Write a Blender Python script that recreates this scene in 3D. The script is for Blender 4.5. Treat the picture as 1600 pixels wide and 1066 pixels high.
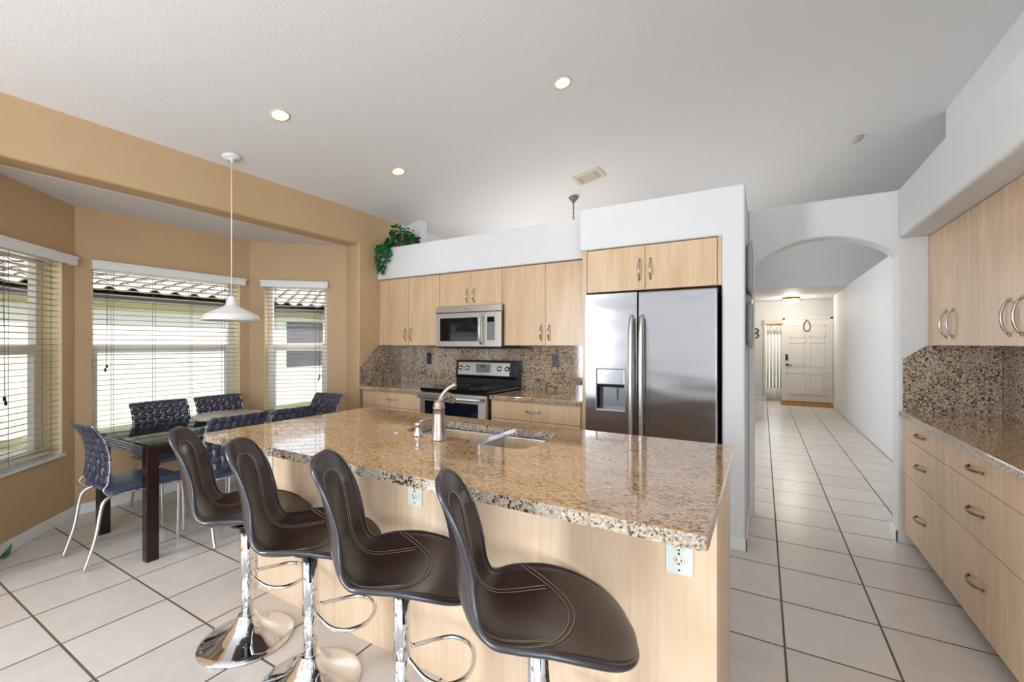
import bpy, bmesh, math, random
from mathutils import Vector, Matrix
random.seed(7)
for o in list(bpy.data.objects): bpy.data.objects.remove(o)
SC = bpy.context.scene
COL = SC.collection
PI = math.pi
def lin(r, g, b):
    f = lambda c: ((c/255)/12.92 if c/255 <= .04045 else ((c/255+.055)/1.055)**2.4)
    return (f(r), f(g), f(b), 1)
# ------------------------------------------------------------------ camera, world, sun, big lights, exposure
TH = math.atan((1191.5-800)/676.0)
cd = bpy.data.cameras.new('camera'); cam = bpy.data.objects.new('camera', cd); COL.objects.link(cam)
cam.location = (0, 0, 1.37); cam.rotation_euler = (PI/2, 0, TH)
cd.sensor_width = 36; cd.lens = 36*676/1600; cd.shift_y = 5/1600; cd.clip_start = .05; cd.clip_end = 200
SC.camera = cam
SC.view_settings.view_transform = 'Standard'; SC.view_settings.look = 'None'
SC.view_settings.gamma = 1; SC.view_settings.use_curve_mapping = False
SC.view_settings.exposure = 0.08
w = bpy.data.worlds.new('sky'); SC.world = w; w.use_nodes = True
nt = w.node_tree; nt.nodes.clear()
wo = nt.nodes.new('ShaderNodeOutputWorld'); bg = nt.nodes.new('ShaderNodeBackground')
sk = nt.nodes.new('ShaderNodeTexSky'); sk.sky_type = 'NISHITA'; sk.sun_disc = False
sk.sun_elevation = math.radians(50); sk.air_density = 1.0; sk.dust_density = 3.0
hs = nt.nodes.new('ShaderNodeHueSaturation'); hs.inputs['Saturation'].default_value = .55
nt.links.new(sk.outputs[0], hs.inputs['Color']); nt.links.new(hs.outputs[0], bg.inputs[0]); nt.links.new(bg.outputs[0], wo.inputs[0])
bg.inputs[1].default_value = .45
def light(name, kind, loc, energy, color=(1, 1, 1), rot=(0, 0, 0), **kw):
    l = bpy.data.lights.new(name, kind); l.energy = energy; l.color = color
    for k, v in kw.items(): setattr(l, k, v)
    o = bpy.data.objects.new(name, l); COL.objects.link(o); o.location = loc; o.rotation_euler = rot
    return o
def aim(o, d):
    o.rotation_euler = Vector(d).to_track_quat('-Z', 'Y').to_euler()
sun = light('sun', 'SUN', (0, 0, 10), 5.2, (1, .97, .95), angle=.01)
aim(sun, (-.64, -.10, -.76))
# daylight through the sliding glass doors behind the camera, then added fill lamps
d1 = light('daylight_patio_doors', 'AREA', (1.55, -4.85, 1.3), 60, (.85, .935, 1.04), shape='RECTANGLE', size=2.9, size_y=2.4)
aim(d1, (-.1, 1, .2))
d2 = light('dining_fill', 'AREA', (-3.7, 6.2, 1.5), 50, (.92, .95, 1), shape='RECTANGLE', size=2.0, size_y=1.6)  # fill lamp added for the dining room; no window in that wall
aim(d2, (1, 0, 0))
d3 = light('family_room_fill', 'AREA', (2.95, -2.7, 1.3), 215, (.85, .935, 1.04), shape='RECTANGLE', size=3.0, size_y=1.6)  # added lamp brightening the bay and left side, out of view
aim(d3, (-1, .62, .18))
d4 = light('left_fill', 'AREA', (-3.80, -2.2, 1.45), 330, (.84, .93, 1.04), shape='RECTANGLE', size=2.0, size_y=1.7)  # added lamp lighting the right cabinets and soffit; left wall has no window here
aim(d4, (1, .25, -.02))
def portal(loc, d, sx, sy):
    o = light('window_portal', 'AREA', loc, 1, shape='RECTANGLE', size=sx, size_y=sy); aim(o, d)
    o.data.cycles.is_portal = True
# ------------------------------------------------------------------ materials
MATS = {}
def base_mat(name):
    m = bpy.data.materials.new(name); m.use_nodes = True
    n = m.node_tree; b = n.nodes['Principled BSDF']
    MATS[name] = m
    return m, n, b
def N(n, t, **kw):
    x = n.nodes.new(t)
    for k, v in kw.items():
        if k in x.inputs.keys(): x.inputs[k].default_value = v
        else: setattr(x, k, v)
    return x
def ramp(n, stops, interp='LINEAR'):
    r = n.nodes.new('ShaderNodeValToRGB'); cr = r.color_ramp; cr.interpolation = interp
    while len(cr.elements) < len(stops): cr.elements.new(.5)
    for e, (p, c) in zip(cr.elements, stops): e.position = p; e.color = c
    return r
def coords(n, scale=(1, 1, 1), kind='Object', rot=(0, 0, 0)):
    tc = n.nodes.new('ShaderNodeTexCoord'); mp = n.nodes.new('ShaderNodeMapping')
    mp.inputs['Scale'].default_value = scale; mp.inputs['Rotation'].default_value = rot
    n.links.new(tc.outputs[kind], mp.inputs[0]); return mp.outputs[0]
def bump(n, b, height, strength, dist=.002):
    bp = n.nodes.new('ShaderNodeBump'); bp.inputs['Strength'].default_value = strength; bp.inputs['Distance'].default_value = dist
    n.links.new(height, bp.inputs['Height']); n.links.new(bp.outputs[0], b.inputs['Normal'])
def plain(name, rgb, rough=.5, metal=0, spec=None, var=.04, vscale=6, bmp=0, bscale=200, coat=0):
    m, n, b = base_mat(name)
    c = lin(*rgb)
    if var:
        nz = N(n, 'ShaderNodeTexNoise', Scale=vscale, Detail=3.0); n.links.new(coords(n), nz.inputs['Vector'])
        r = ramp(n, [(.3, tuple(x*(1-var) for x in c[:3])+(1,)), (.7, tuple(min(1, x*(1+var)) for x in c[:3])+(1,))])
        n.links.new(nz.outputs['Fac'], r.inputs[0]); n.links.new(r.outputs[0], b.inputs['Base Color'])
    else: b.inputs['Base Color'].default_value = c
    b.inputs['Roughness'].default_value = rough; b.inputs['Metallic'].default_value = metal
    if spec is not None: b.inputs['Specular IOR Level'].default_value = spec
    if coat: b.inputs['Coat Weight'].default_value = coat; b.inputs['Coat Roughness'].default_value = .08
    if bmp:
        nz = N(n, 'ShaderNodeTexNoise', Scale=bscale, Detail=3.0); n.links.new(coords(n), nz.inputs['Vector'])
        bump(n, b, nz.outputs['Fac'], bmp)
    return m
plain('white_paint', (225, 225, 224), .6, bmp=.08, bscale=90, var=.01)
plain('orange_paint', (202, 170, 130), .55, bmp=.1, bscale=90, var=.02)
plain('reveal_cream', (244, 226, 184), .6, var=.01)
plain('white_trim', (240, 239, 236), .35, var=.01)
plain('bath_white', (238, 236, 230), .3, var=.01)
plain('black_plastic', (14, 14, 17), .25, var=0)
plain('black_glass', (6, 6, 9), .05, var=0)
plain('oven_glass', (12, 14, 30), .07, var=0)
plain('navy_plate', (10, 14, 36), .2, var=0)
plain('gap_dark', (12, 10, 12), .8, var=0)
plain('almond', (226, 214, 190), .35, var=.02)
plain('espresso', (30, 15, 19), .16, var=0)
plain('teal_ceramic', (164, 176, 172), .3, var=.08, vscale=12)
plain('bronze_dark', (60, 46, 38), .45, metal=.3, var=.2)
plain('verdigris', (112, 120, 108), .6, var=.3, vscale=50)
plain('grey_stone', (176, 166, 154), .3, var=.12, vscale=90)
plain('marble_sill', (226, 228, 232), .12, var=.06, vscale=14)
plain('slat_cream', (222, 208, 180), .45, var=.02)
plain('blind_cord', (90, 84, 80), .6, var=0)
plain('smoke_plastic', (196, 184, 168), .5, var=.05)
plain('shade_white', (236, 234, 230), .35, var=.01)
plain('cord_white', (232, 224, 210), .5, var=0)
plain('wreath_rope', (118, 104, 92), .8, var=.3, vscale=80)
plain('grass', (124, 128, 98), .9, var=.45, vscale=3, bmp=.4, bscale=60)
plain('stucco_white', (236, 236, 232), .8, var=.02, bmp=.2, bscale=40)
plain('soffit_olive', (176, 168, 140), .8, var=.04)
plain('gutter_grey', (92, 92, 100), .5, var=.05)
plain('tile_roof', (164, 156, 152), .7, var=.22, vscale=4)
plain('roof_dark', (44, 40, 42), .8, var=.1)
plain('screen_window', (108, 106, 114), .25, var=.12, vscale=1.5)
plain('mat_jute', (158, 112, 58), .95, var=.35, vscale=60, bmp=.5, bscale=300)
plain('brass', (190, 152, 84), .25, metal=1, var=.1)
plain('leaf_green', (48, 112, 62), .45, var=.55, vscale=18)
plain('stem_green', (70, 88, 44), .7, var=.2)
plain('basket', (110, 78, 48), .9, var=.3, vscale=50)
plain('chrome', (222, 224, 228), .06, metal=1, var=0)
plain('bronze_handle', (150, 122, 92), .3, metal=1, var=.05)
plain('nickel', (186, 180, 170), .22, metal=1, var=.04)
plain('faucet_nickel', (186, 176, 164), .3, metal=1, var=.05, vscale=40)
plain('sink_steel', (190, 196, 208), .34, metal=1, var=.06, vscale=10)
plain('dispenser_grey', (120, 122, 124), .35, metal=.6, var=.04)
plain('knob_silver', (214, 214, 214), .2, metal=.9, var=0)
plain('outlet_green', (214, 220, 212), .25, var=0)
plain('outlet_ivory', (228, 222, 200), .3, var=0)
plain('stitch', (170, 150, 132), .8, var=0)
plain('rail_silver', (176, 182, 196), .18, metal=.9, var=.1, vscale=8)
plain('bulb_glass', (240, 236, 226), .2, var=0)
plain('label_grey', (150, 150, 150), .4, metal=.5, var=0)
def emis(name, rgb, st):
    m, n, b = base_mat(name)
    b.inputs['Base Color'].default_value = lin(*rgb); b.inputs['Emission Color'].default_value = lin(*rgb); b.inputs['Emission Strength'].default_value = st
emis('lamp_glow', (255, 246, 228), 9)
emis('foyer_glow', (255, 232, 190), 5)
emis('display_glow', (150, 200, 220), .6)
def glass(name, rgb, fac=.12, rough=0.0, ior=0):
    m, n, b = base_mat(name)
    n.nodes.remove(b); out = n.nodes['Material Output']
    t = N(n, 'ShaderNodeBsdfTransparent', Color=lin(*rgb)); g = N(n, 'ShaderNodeBsdfGlossy', Roughness=rough)
    lw = N(n, 'ShaderNodeLayerWeight', Blend=fac) if not ior else N(n, 'ShaderNodeFresnel', IOR=ior); mx = n.nodes.new('ShaderNodeMixShader')
    gm = n.nodes.new('ShaderNodeNewGeometry'); iv = N(n, 'ShaderNodeMath', operation='SUBTRACT'); iv.inputs[0].default_value = 1; n.links.new(gm.outputs['Backfacing'], iv.inputs[1])
    ml = N(n, 'ShaderNodeMath', operation='MULTIPLY'); n.links.new(lw.outputs['Fresnel'] if not ior else lw.outputs[0], ml.inputs[0]); n.links.new(iv.outputs[0], ml.inputs[1])
    n.links.new(ml.outputs[0], mx.inputs[0]); n.links.new(t.outputs[0], mx.inputs[1]); n.links.new(g.outputs[0], mx.inputs[2])
    n.links.new(mx.outputs[0], out.inputs[0])
glass('pane_glass', (252, 253, 253), .15)
glass('screen_mesh', (232, 231, 229), .02)
glass('table_glass', (232, 247, 243), 0, ior=2.3)
glass('glass_edge', (20, 120, 100), .5)
glass('crystal', (250, 240, 220), .5)
def leather(name, rgb, rough):
    m, n, b = base_mat(name); c = lin(*rgb)
    nz = N(n, 'ShaderNodeTexNoise', Scale=7.0, Detail=4.0); n.links.new(coords(n), nz.inputs['Vector'])
    r = ramp(n, [(.3, tuple(x*.8 for x in c[:3])+(1,)), (.75, tuple(x*1.3 for x in c[:3])+(1,))])
    n.links.new(nz.outputs['Fac'], r.inputs[0]); n.links.new(r.outputs[0], b.inputs['Base Color'])
    b.inputs['Roughness'].default_value = rough; b.inputs['Specular IOR Level'].default_value = .9
    v = N(n, 'ShaderNodeTexVoronoi', Scale=420.0); n.links.new(coords(n), v.inputs['Vector'])
    bump(n, b, v.outputs['Distance'], .12, .001)
leather('brown_leather', (46, 33, 34), .3)
leather('edge_leather', (40, 36, 44), .28)
leather('blue_leather', (58, 70, 100), .28)
leather('strap_leather', (50, 55, 76), .3)
def wood(name, a, b_, vert=True, rough=.32, sc=1.0):
    m, n, b = base_mat(name); A = lin(*a); B = lin(*b_)
    s = (42*sc, 42*sc, 2.2*sc)
    nz = N(n, 'ShaderNodeTexNoise', Scale=1.0, Detail=6.0, Roughness=.6); n.links.new(coords(n, s), nz.inputs['Vector'])
    n2 = N(n, 'ShaderNodeTexNoise', Scale=1.0, Detail=2.0, Distortion=1.5); n.links.new(coords(n, (5, 5, 1.2)), n2.inputs['Vector'])
    mx = N(n, 'ShaderNodeMix', data_type='FLOAT'); mx.inputs[0].default_value = .45
    n.links.new(nz.outputs['Fac'], mx.inputs[2]); n.links.new(n2.outputs['Fac'], mx.inputs[3])
    r = ramp(n, [(.34, B), (.62, A)]); n.links.new(mx.outputs[0], r.inputs[0]); n.links.new(r.outputs[0], b.inputs['Base Color'])
    b.inputs['Roughness'].default_value = rough; b.inputs['Coat Weight'].default_value = .15; b.inputs['Coat Roughness'].default_value = .2
wood('maple', (223, 192, 156), (203, 168, 128))
wood('maple_island', (230, 204, 174), (214, 184, 150))
def granite(name, cols, sc=1.0, stretch=(1, 1, 1), coat=.5):
    m, n, b = base_mat(name)
    cv = coords(n, stretch)
    dz = N(n, 'ShaderNodeTexNoise', Scale=60*sc, Detail=3.0); n.links.new(cv, dz.inputs['Vector'])
    ad = n.nodes.new('ShaderNodeMixRGB'); ad.blend_type = 'ADD'; ad.inputs[0].default_value = .014
    n.links.new(cv, ad.inputs[1]); n.links.new(dz.outputs['Color'], ad.inputs[2])
    v1 = N(n, 'ShaderNodeTexVoronoi', Scale=170*sc); n.links.new(ad.outputs[0], v1.inputs['Vector'])
    sep = n.nodes.new('ShaderNodeSeparateColor'); n.links.new(v1.outputs['Color'], sep.inputs[0])
    big = N(n, 'ShaderNodeTexNoise', Scale=7.0, Detail=4.0); n.links.new(cv, big.inputs['Vector'])
    mu = N(n, 'ShaderNodeMath', operation='MULTIPLY_ADD'); mu.inputs[1].default_value = .9; mu.inputs[2].default_value = -.45
    n.links.new(big.outputs['Fac'], mu.inputs[0])
    sm = N(n, 'ShaderNodeMath', operation='ADD'); n.links.new(sep.outputs[0], sm.inputs[0]); n.links.new(mu.outputs[0], sm.inputs[1])
    r = ramp(n, cols, 'CONSTANT'); n.links.new(sm.outputs[0], r.inputs[0])
    v2 = N(n, 'ShaderNodeTexVoronoi', Scale=420*sc); n.links.new(ad.outputs[0], v2.inputs['Vector'])
    s2 = n.nodes.new('ShaderNodeSeparateColor'); n.links.new(v2.outputs['Color'], s2.inputs[0])
    r2 = ramp(n, [(0, (.55, .5, .48, 1)), (.22, (.9, .88, .86, 1)), (.6, (1, 1, 1, 1)), (.85, (1.0, .98, .94, 1))], 'CONSTANT'); n.links.new(s2.outputs[1], r2.inputs[0])
    ml = n.nodes.new('ShaderNodeMixRGB'); ml.blend_type = 'MULTIPLY'; ml.inputs[0].default_value = .8
    n.links.new(r.outputs[0], ml.inputs[1]); n.links.new(r2.outputs[0], ml.inputs[2])
    n.links.new(ml.outputs[0], b.inputs['Base Color'])
    b.inputs['Roughness'].default_value = .07; b.inputs['IOR'].default_value = 1.75; b.inputs['Specular IOR Level'].default_value = .5; b.inputs['Coat Weight'].default_value = coat; b.inputs['Coat Roughness'].default_value = .03
    if coat < .3: b.inputs['IOR'].default_value = 1.5
granite('granite_gold', [(0, lin(96, 74, 62)), (.08, lin(156, 118, 86)), (.18, lin(202, 158, 112)), (.42, lin(216, 176, 130)), (.72, lin(224, 192, 152)), (.92, lin(206, 190, 172))], stretch=(.55, 1.25, 1))
granite('granite_splash', [(0, lin(40, 34, 36)), (.13, lin(108, 84, 68)), (.27, lin(172, 144, 116)), (.5, lin(200, 176, 146)), (.78, lin(208, 198, 184)), (.93, lin(150, 142, 136))], sc=.78, coat=.15)
granite('granite_edge', [(0, lin(54, 46, 44)), (.13, lin(120, 100, 84)), (.25, lin(170, 152, 132)), (.5, lin(186, 172, 152)), (.72, lin(198, 184, 162)), (.92, lin(160, 152, 144))])
def steel(name, rgb, rough, wob=.25):
    m, n, b = base_mat(name)
    b.inputs['Base Color'].default_value = lin(*rgb); b.inputs['Metallic'].default_value = 1
    nz = N(n, 'ShaderNodeTexNoise', Scale=1.0, Detail=2.0); n.links.new(coords(n, (6, 6, 500)), nz.inputs['Vector'])
    mr = N(n, 'ShaderNodeMapRange'); mr.inputs['To Min'].default_value = rough*.75; mr.inputs['To Max'].default_value = rough*1.3
    n.links.new(nz.outputs['Fac'], mr.inputs['Value']); n.links.new(mr.outputs[0], b.inputs['Roughness'])
    n2 = N(n, 'ShaderNodeTexNoise', Scale=1.0, Detail=1.0); n.links.new(coords(n, (1.6, 1.6, 5)), n2.inputs['Vector'])
    bump(n, b, n2.outputs['Fac'], wob, .02)
steel('stainless', (164, 164, 167), .2, .5)
steel('stainless_light', (200, 198, 194), .3, .1)
def tiles():
    m, n, b = base_mat('floor_tile')
    tc = n.nodes.new('ShaderNodeTexCoord'); sx = n.nodes.new('ShaderNodeSeparateXYZ'); n.links.new(tc.outputs['Object'], sx.inputs[0])
    masks = []
    cells = []
    for i, off in ((0, .087), (1, .676)):
        a = N(n, 'ShaderNodeMath', operation='SUBTRACT'); n.links.new(sx.outputs[i], a.inputs[0]); a.inputs[1].default_value = off
        d = N(n, 'ShaderNodeMath', operation='DIVIDE'); n.links.new(a.outputs[0], d.inputs[0]); d.inputs[1].default_value = .4085
        fr = N(n, 'ShaderNodeMath', operation='FRACT'); n.links.new(d.outputs[0], fr.inputs[0])
        fl = N(n, 'ShaderNodeMath', operation='FLOOR'); n.links.new(d.outputs[0], fl.inputs[0]); cells.append(fl.outputs[0])
        s = N(n, 'ShaderNodeMath', operation='SUBTRACT'); n.links.new(fr.outputs[0], s.inputs[0]); s.inputs[1].default_value = .5
        ab = N(n, 'ShaderNodeMath', operation='ABSOLUTE'); n.links.new(s.outputs[0], ab.inputs[0])
        masks.append(ab.outputs[0])
    mx = N(n, 'ShaderNodeMath', operation='MAXIMUM'); n.links.new(masks[0], mx.inputs[0]); n.links.new(masks[1], mx.inputs[1])
    mr = N(n, 'ShaderNodeMapRange'); mr.inputs['From Min'].default_value = .4865; mr.inputs['From Max'].default_value = .4905
    n.links.new(mx.outputs[0], mr.inputs['Value'])
    cb = n.nodes.new('ShaderNodeCombineXYZ'); n.links.new(cells[0], cb.inputs[0]); n.links.new(cells[1], cb.inputs[1])
    wn = n.nodes.new('ShaderNodeTexWhiteNoise'); n.links.new(cb.outputs[0], wn.inputs['Vector'])
    nz = N(n, 'ShaderNodeTexNoise', Scale=9.0, Detail=5.0, Roughness=.6); n.links.new(tc.outputs['Object'], nz.inputs['Vector'])
    av = N(n, 'ShaderNodeMix', data_type='FLOAT'); av.inputs[0].default_value = .25
    n.links.new(nz.outputs['Fac'], av.inputs[2]); n.links.new(wn.outputs['Value'], av.inputs[3])
    r = ramp(n, [(.25, lin(215, 206, 198)), (.7, lin(227, 219, 211))]); n.links.new(av.outputs[0], r.inputs[0])
    mc = n.nodes.new('ShaderNodeMixRGB'); n.links.new(mr.outputs[0], mc.inputs[0]); n.links.new(r.outputs[0], mc.inputs[1]); mc.inputs[2].default_value = lin(104, 90, 78)
    n.links.new(mc.outputs[0], b.inputs['Base Color'])
    rr = N(n, 'ShaderNodeMapRange'); rr.inputs['To Min'].default_value = .27; rr.inputs['To Max'].default_value = .8
    n.links.new(mr.outputs[0], rr.inputs['Value']); n.links.new(rr.outputs[0], b.inputs['Roughness'])
    iv = N(n, 'ShaderNodeMath', operation='SUBTRACT'); iv.inputs[0].default_value = 1; n.links.new(mr.outputs[0], iv.inputs[1])
    bump(n, b, iv.outputs[0], .5, .003)
tiles()
def ceil_mat():
    m, n, b = base_mat('ceiling_texture')
    b.inputs['Base Color'].default_value = lin(232, 230, 228); b.inputs['Roughness'].default_value = .8
    nz = N(n, 'ShaderNodeTexNoise', Scale=55.0, Detail=4.0, Roughness=.65); n.links.new(coords(n), nz.inputs['Vector'])
    r = ramp(n, [(.42, (0, 0, 0, 1)), (.62, (1, 1, 1, 1))]); n.links.new(nz.outputs['Fac'], r.inputs[0])
    bump(n, b, r.outputs[0], .25, .004)
ceil_mat()
# ------------------------------------------------------------------ mesh helpers
class MB:
    def __init__(s): s.bm = bmesh.new()
    def box(s, x0, x1, y0, y1, z0, z1, bev=0, seg=2):
        r = bmesh.ops.create_cube(s.bm, size=1)
        vs = r['verts']
        bmesh.ops.scale(s.bm, vec=(x1-x0, y1-y0, z1-z0), verts=vs)
        bmesh.ops.translate(s.bm, vec=((x0+x1)/2, (y0+y1)/2, (z0+z1)/2), verts=vs)
        if bev:
            es = list({e for v in vs for e in v.link_edges})
            bmesh.ops.bevel(s.bm, geom=es, offset=bev, segments=seg, profile=.5, affect='EDGES')
        return s
    def tube(s, pts, r, seg=10, closed=False, caps=True):
        pts = [Vector(p) for p in pts]; n = len(pts)
        rs = r if isinstance(r, (list, tuple)) else [r]*n
        rings = []; up = None
        for i, p in enumerate(pts):
            if closed: t = pts[(i+1) % n]-pts[i-1]
            else: t = pts[min(i+1, n-1)]-pts[max(i-1, 0)]
            t.normalize()
            if up is None:
                up = Vector((0, 0, 1)) if abs(t.z) < .9 else Vector((1, 0, 0))
            a = t.cross(up)
            if a.length < 1e-5: a = t.orthogonal()
            a.normalize(); b = a.cross(t).normalized(); up = b
            rings.append([s.bm.verts.new(p+(a*math.cos(2*PI*k/seg)+b*math.sin(2*PI*k/seg))*rs[i]) for k in range(seg)])
        m = n if closed else n-1
        for i in range(m):
            A = rings[i]; B = rings[(i+1) % n]
            for k in range(seg):
                f = s.bm.faces.new((A[k], A[(k+1) % seg], B[(k+1) % seg], B[k])); f.smooth = True
        if caps and not closed:
            s.bm.faces.new(rings[0][::-1]); s.bm.faces.new(rings[-1])
        return s
    def lathe(s, prof, seg=32, o=(0, 0, 0), axis='Z', closed=False):
        rings = []
        for (r, z) in prof:
            row = []
            for k in range(seg):
                a = 2*PI*k/seg; c, q = r*math.cos(a), r*math.sin(a)
                p = {'Z': (c, q, z), 'Y': (c, z, q), 'X': (z, c, q)}[axis]
                row.append(s.bm.verts.new(Vector(p)+Vector(o)))
            rings.append(row)
        for i in range(len(rings)-1):
            A, B = rings[i], rings[i+1]
            for k in range(seg):
                f = s.bm.faces.new((A[k], A[(k+1) % seg], B[(k+1) % seg], B[k])); f.smooth = True
        if prof[0][0] > 1e-4 and not closed: s.bm.faces.new(rings[0])
        if prof[-1][0] > 1e-4 and not closed: s.bm.faces.new(rings[-1][::-1])
        return s
    def poly(s, pts, ext):
        """closed planar polygon (3-D points) extruded by ext"""
        vs = [s.bm.verts.new(p) for p in pts]; f = s.bm.faces.new(vs)
        r = bmesh.ops.extrude_face_region(s.bm, geom=[f])
        bmesh.ops.translate(s.bm, vec=ext, verts=[g for g in r['geom'] if isinstance(g, bmesh.types.BMVert)])
        return s
    def grid(s, fn, nu, nv, cu=False, cv=False):
        V = [[s.bm.verts.new(fn(i/(nu if cu else nu-1), j/(nv if cv else nv-1))) for j in range(nv)] for i in range(nu)]
        for i in range(nu if cu else nu-1):
            for j in range(nv if cv else nv-1):
                f = s.bm.faces.new((V[i][j], V[(i+1) % nu][j], V[(i+1) % nu][(j+1) % nv], V[i][(j+1) % nv])); f.smooth = True
        return s
    def sphere(s, c, r, u=12, v=8, sc=(1, 1, 1)):
        q = bmesh.ops.create_uvsphere(s.bm, u_segments=u, v_segments=v, radius=r)['verts']
        bmesh.ops.scale(s.bm, vec=sc, verts=q); bmesh.ops.translate(s.bm, vec=c, verts=q)
        for vv in q:
            for f in vv.link_faces: f.smooth = True
        return s
    def xf(s, M):
        bmesh.ops.transform(s.bm, matrix=M, verts=s.bm.verts[:]); return s
def put(name, mb, mat, parent=None, world=False, bevel=0, seg=2, solid=0, sub=0, label=None, smooth=False, loc=None, extra=None):
    bm = mb.bm
    bmesh.ops.recalc_face_normals(bm, faces=bm.faces[:])
    off = None
    if world and parent is not None:
        p = parent; off = Vector((0, 0, 0))
        while p is not None: off += p.location; p = p.parent
    if loc is not None: off = Vector(loc)
    if off is not None: bmesh.ops.translate(bm, vec=-off, verts=bm.verts[:])
    me = bpy.data.meshes.new(name); bm.to_mesh(me); bm.free()
    o = bpy.data.objects.new(name, me); COL.objects.link(o)
    me.materials.append(MATS[mat])
    if extra:
        for e in extra: me.materials.append(MATS[e])
    if smooth:
        for f in me.polygons: f.use_smooth = True
    if parent is not None: o.parent = parent
    if loc is not None: o.location = loc
    if solid:
        md = o.modifiers.new('s', 'SOLIDIFY'); md.thickness = solid; md.offset = 0
    if bevel:
        md = o.modifiers.new('b', 'BEVEL'); md.width = bevel; md.segments = seg; md.limit_method = 'ANGLE'; md.angle_limit = math.radians(40); md.harden_normals = False
        for f in me.polygons: f.use_smooth = False
    if sub:
        md = o.modifiers.new('u', 'SUBSURF'); md.levels = sub; md.render_levels = sub
    if label: o['label'] = label
    return o
def tag(o, label, cat, group=None, kind=None):
    if label: o['label'] = label
    if cat: o['category'] = cat
    if group: o['group'] = group
    if kind: o['kind'] = kind
    return o
def thing(name, label, cat, loc, rz=0, group=None):
    o = bpy.data.objects.new(name, None); COL.objects.link(o); o.location = loc; o.rotation_euler = (0, 0, rz)
    o.empty_display_size = .1
    return tag(o, label, cat, group)
def struct(name, mb, mat, label=None, **kw):
    o = put(name, mb, mat, **kw); o['kind'] = 'structure'
    if label: o['label'] = label; 
    return o
def snode(name, loc=(0, 0, 0), label=None):
    o = bpy.data.objects.new(name, None); COL.objects.link(o); o.location = loc; o['kind'] = 'structure'
    if label: o['label'] = label
    return o
def copy_tree(o, parent=None):
    c = o.copy(); COL.objects.link(c)
    if parent is not None: c.parent = parent
    for ch in list(KIDS(o)): copy_tree(ch, c)
    return c
def KIDS(o): return [x for x in COL.objects if x.parent == o]
def text_part(name, s, size, mat, parent, M, ext=.0006):
    cu = bpy.data.curves.new(name, 'FONT'); cu.body = s; cu.size = size; cu.extrude = ext; cu.align_x = 'CENTER'; cu.align_y = 'CENTER'
    t = bpy.data.objects.new(name, cu); COL.objects.link(t)
    dg = bpy.context.evaluated_depsgraph_get(); me = bpy.data.meshes.new_from_object(t.evaluated_get(dg))
    bpy.data.objects.remove(t)
    me.transform(M); me.materials.clear(); me.materials.append(MATS[mat])
    o = bpy.data.objects.new(name, me); COL.objects.link(o); o.parent = parent
    return o
def bez(pts, n=8):
    """smooth Catmull-Rom through points"""
    P = [Vector(p) for p in pts]; out = []
    for i in range(len(P)-1):
        a = P[max(i-1, 0)]; b = P[i]; c = P[i+1]; d = P[min(i+2, len(P)-1)]
        for k in range(n):
            t = k/n
            out.append(.5*((2*b)+(c-a)*t+(2*a-5*b+4*c-d)*t*t+(3*b-a-3*c+d)*t**3))
    out.append(P[-1]); return out
CZ = lambda x: 2.84+.195*(x+3.84)
# ------------------------------------------------------------------ setting
struct('floor', MB().box(-4.95, 3.1, -5.2, 12.5, -.06, 0), 'floor_tile', 'beige square ceramic floor tiles with dark grout')
# sloping ceiling with round holes for the recessed lights
cb = MB(); x0, x1 = -4.05, 3.1
cb.poly([(x0, -5.2, CZ(x0)), (x1, -5.2, CZ(x1)), (x1, -5.2, CZ(x1)+.25), (x0, -5.2, CZ(x0)+.25)], (0, 17.7, 0))
ceiling = struct('ceiling', cb, 'ceiling_texture', 'sloping white textured ceiling')
DL = [(-2.98, 1.84), (-1.30, 3.0), (-2.98, 3.0), (-1.30, 1.84)]
SLOPE = math.atan(.195)
cut = MB()
for (x, y) in DL:
    m = MB().lathe([(.062, -.05), (.062, .12)], 40); m.xf(Matrix.Translation((x, y, CZ(x))) @ Matrix.Rotation(-SLOPE, 4, 'Y'))
    tmp = bpy.data.meshes.new('t'); m.bm.to_mesh(tmp); cut.bm.from_mesh(tmp); m.bm.free()
cutter = put('cutter', cut, 'white_paint')
md = ceiling.modifiers.new('b', 'BOOLEAN'); md.object = cutter; md.operation = 'DIFFERENCE'; md.solver = 'EXACT'
dg = bpy.context.evaluated_depsgraph_get(); newme = bpy.data.meshes.new_from_object(ceiling.evaluated_get(dg))
ceiling.modifiers.clear(); ceiling.data = newme
bpy.data.objects.remove(cutter)
# left wall: header over the bay, pier, near part
struct('wall_left', MB().poly([(-4.05, -5.0, -.05), (-4.05, .56, -.05), (-4.05, .56, 2.47), (-4.05, 3.27, 2.47), (-4.05, 3.27, -.05), (-4.05, 3.92, -.05), (-4.05, 3.92, 2.93), (-4.05, -5.0, 2.93)], (.21, 0, 0)), 'orange_paint', 'tan orange wall with a header over the bay', bevel=.018, seg=3)
struct('wall_left_dining', MB().box(-4.05, -3.84, 3.92, 9.0, -.05, 2.93), 'white_paint', 'white dining room wall beyond the kitchen')
struct('ceiling_bay', MB().poly([(-4.05, .5, 2.47), (-5.0, 1.1, 2.47), (-5.0, 2.8, 2.47), (-4.05, 3.5, 2.47)], (0, 0, .1)), 'ceiling_texture', 'flat white ceiling of the window bay')
A = Vector((-4.05, .58, 0)); C1 = Vector((-4.75, 1.24, 0)); C2 = Vector((-4.75, 2.6, 0)); C3 = Vector((-4.04, 3.28, 0))
def face_frame(p, q):
    e = (q-p).normalized(); n = Vector((-e.y, e.x, 0))
    if n.x > 0: n = -n
    M = Matrix(((e.x, n.x, 0, p.x), (e.y, n.y, 0, p.y), (0, 0, 1, 0), (0, 0, 0, 1)))
    return M, (q-p).length
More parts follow.
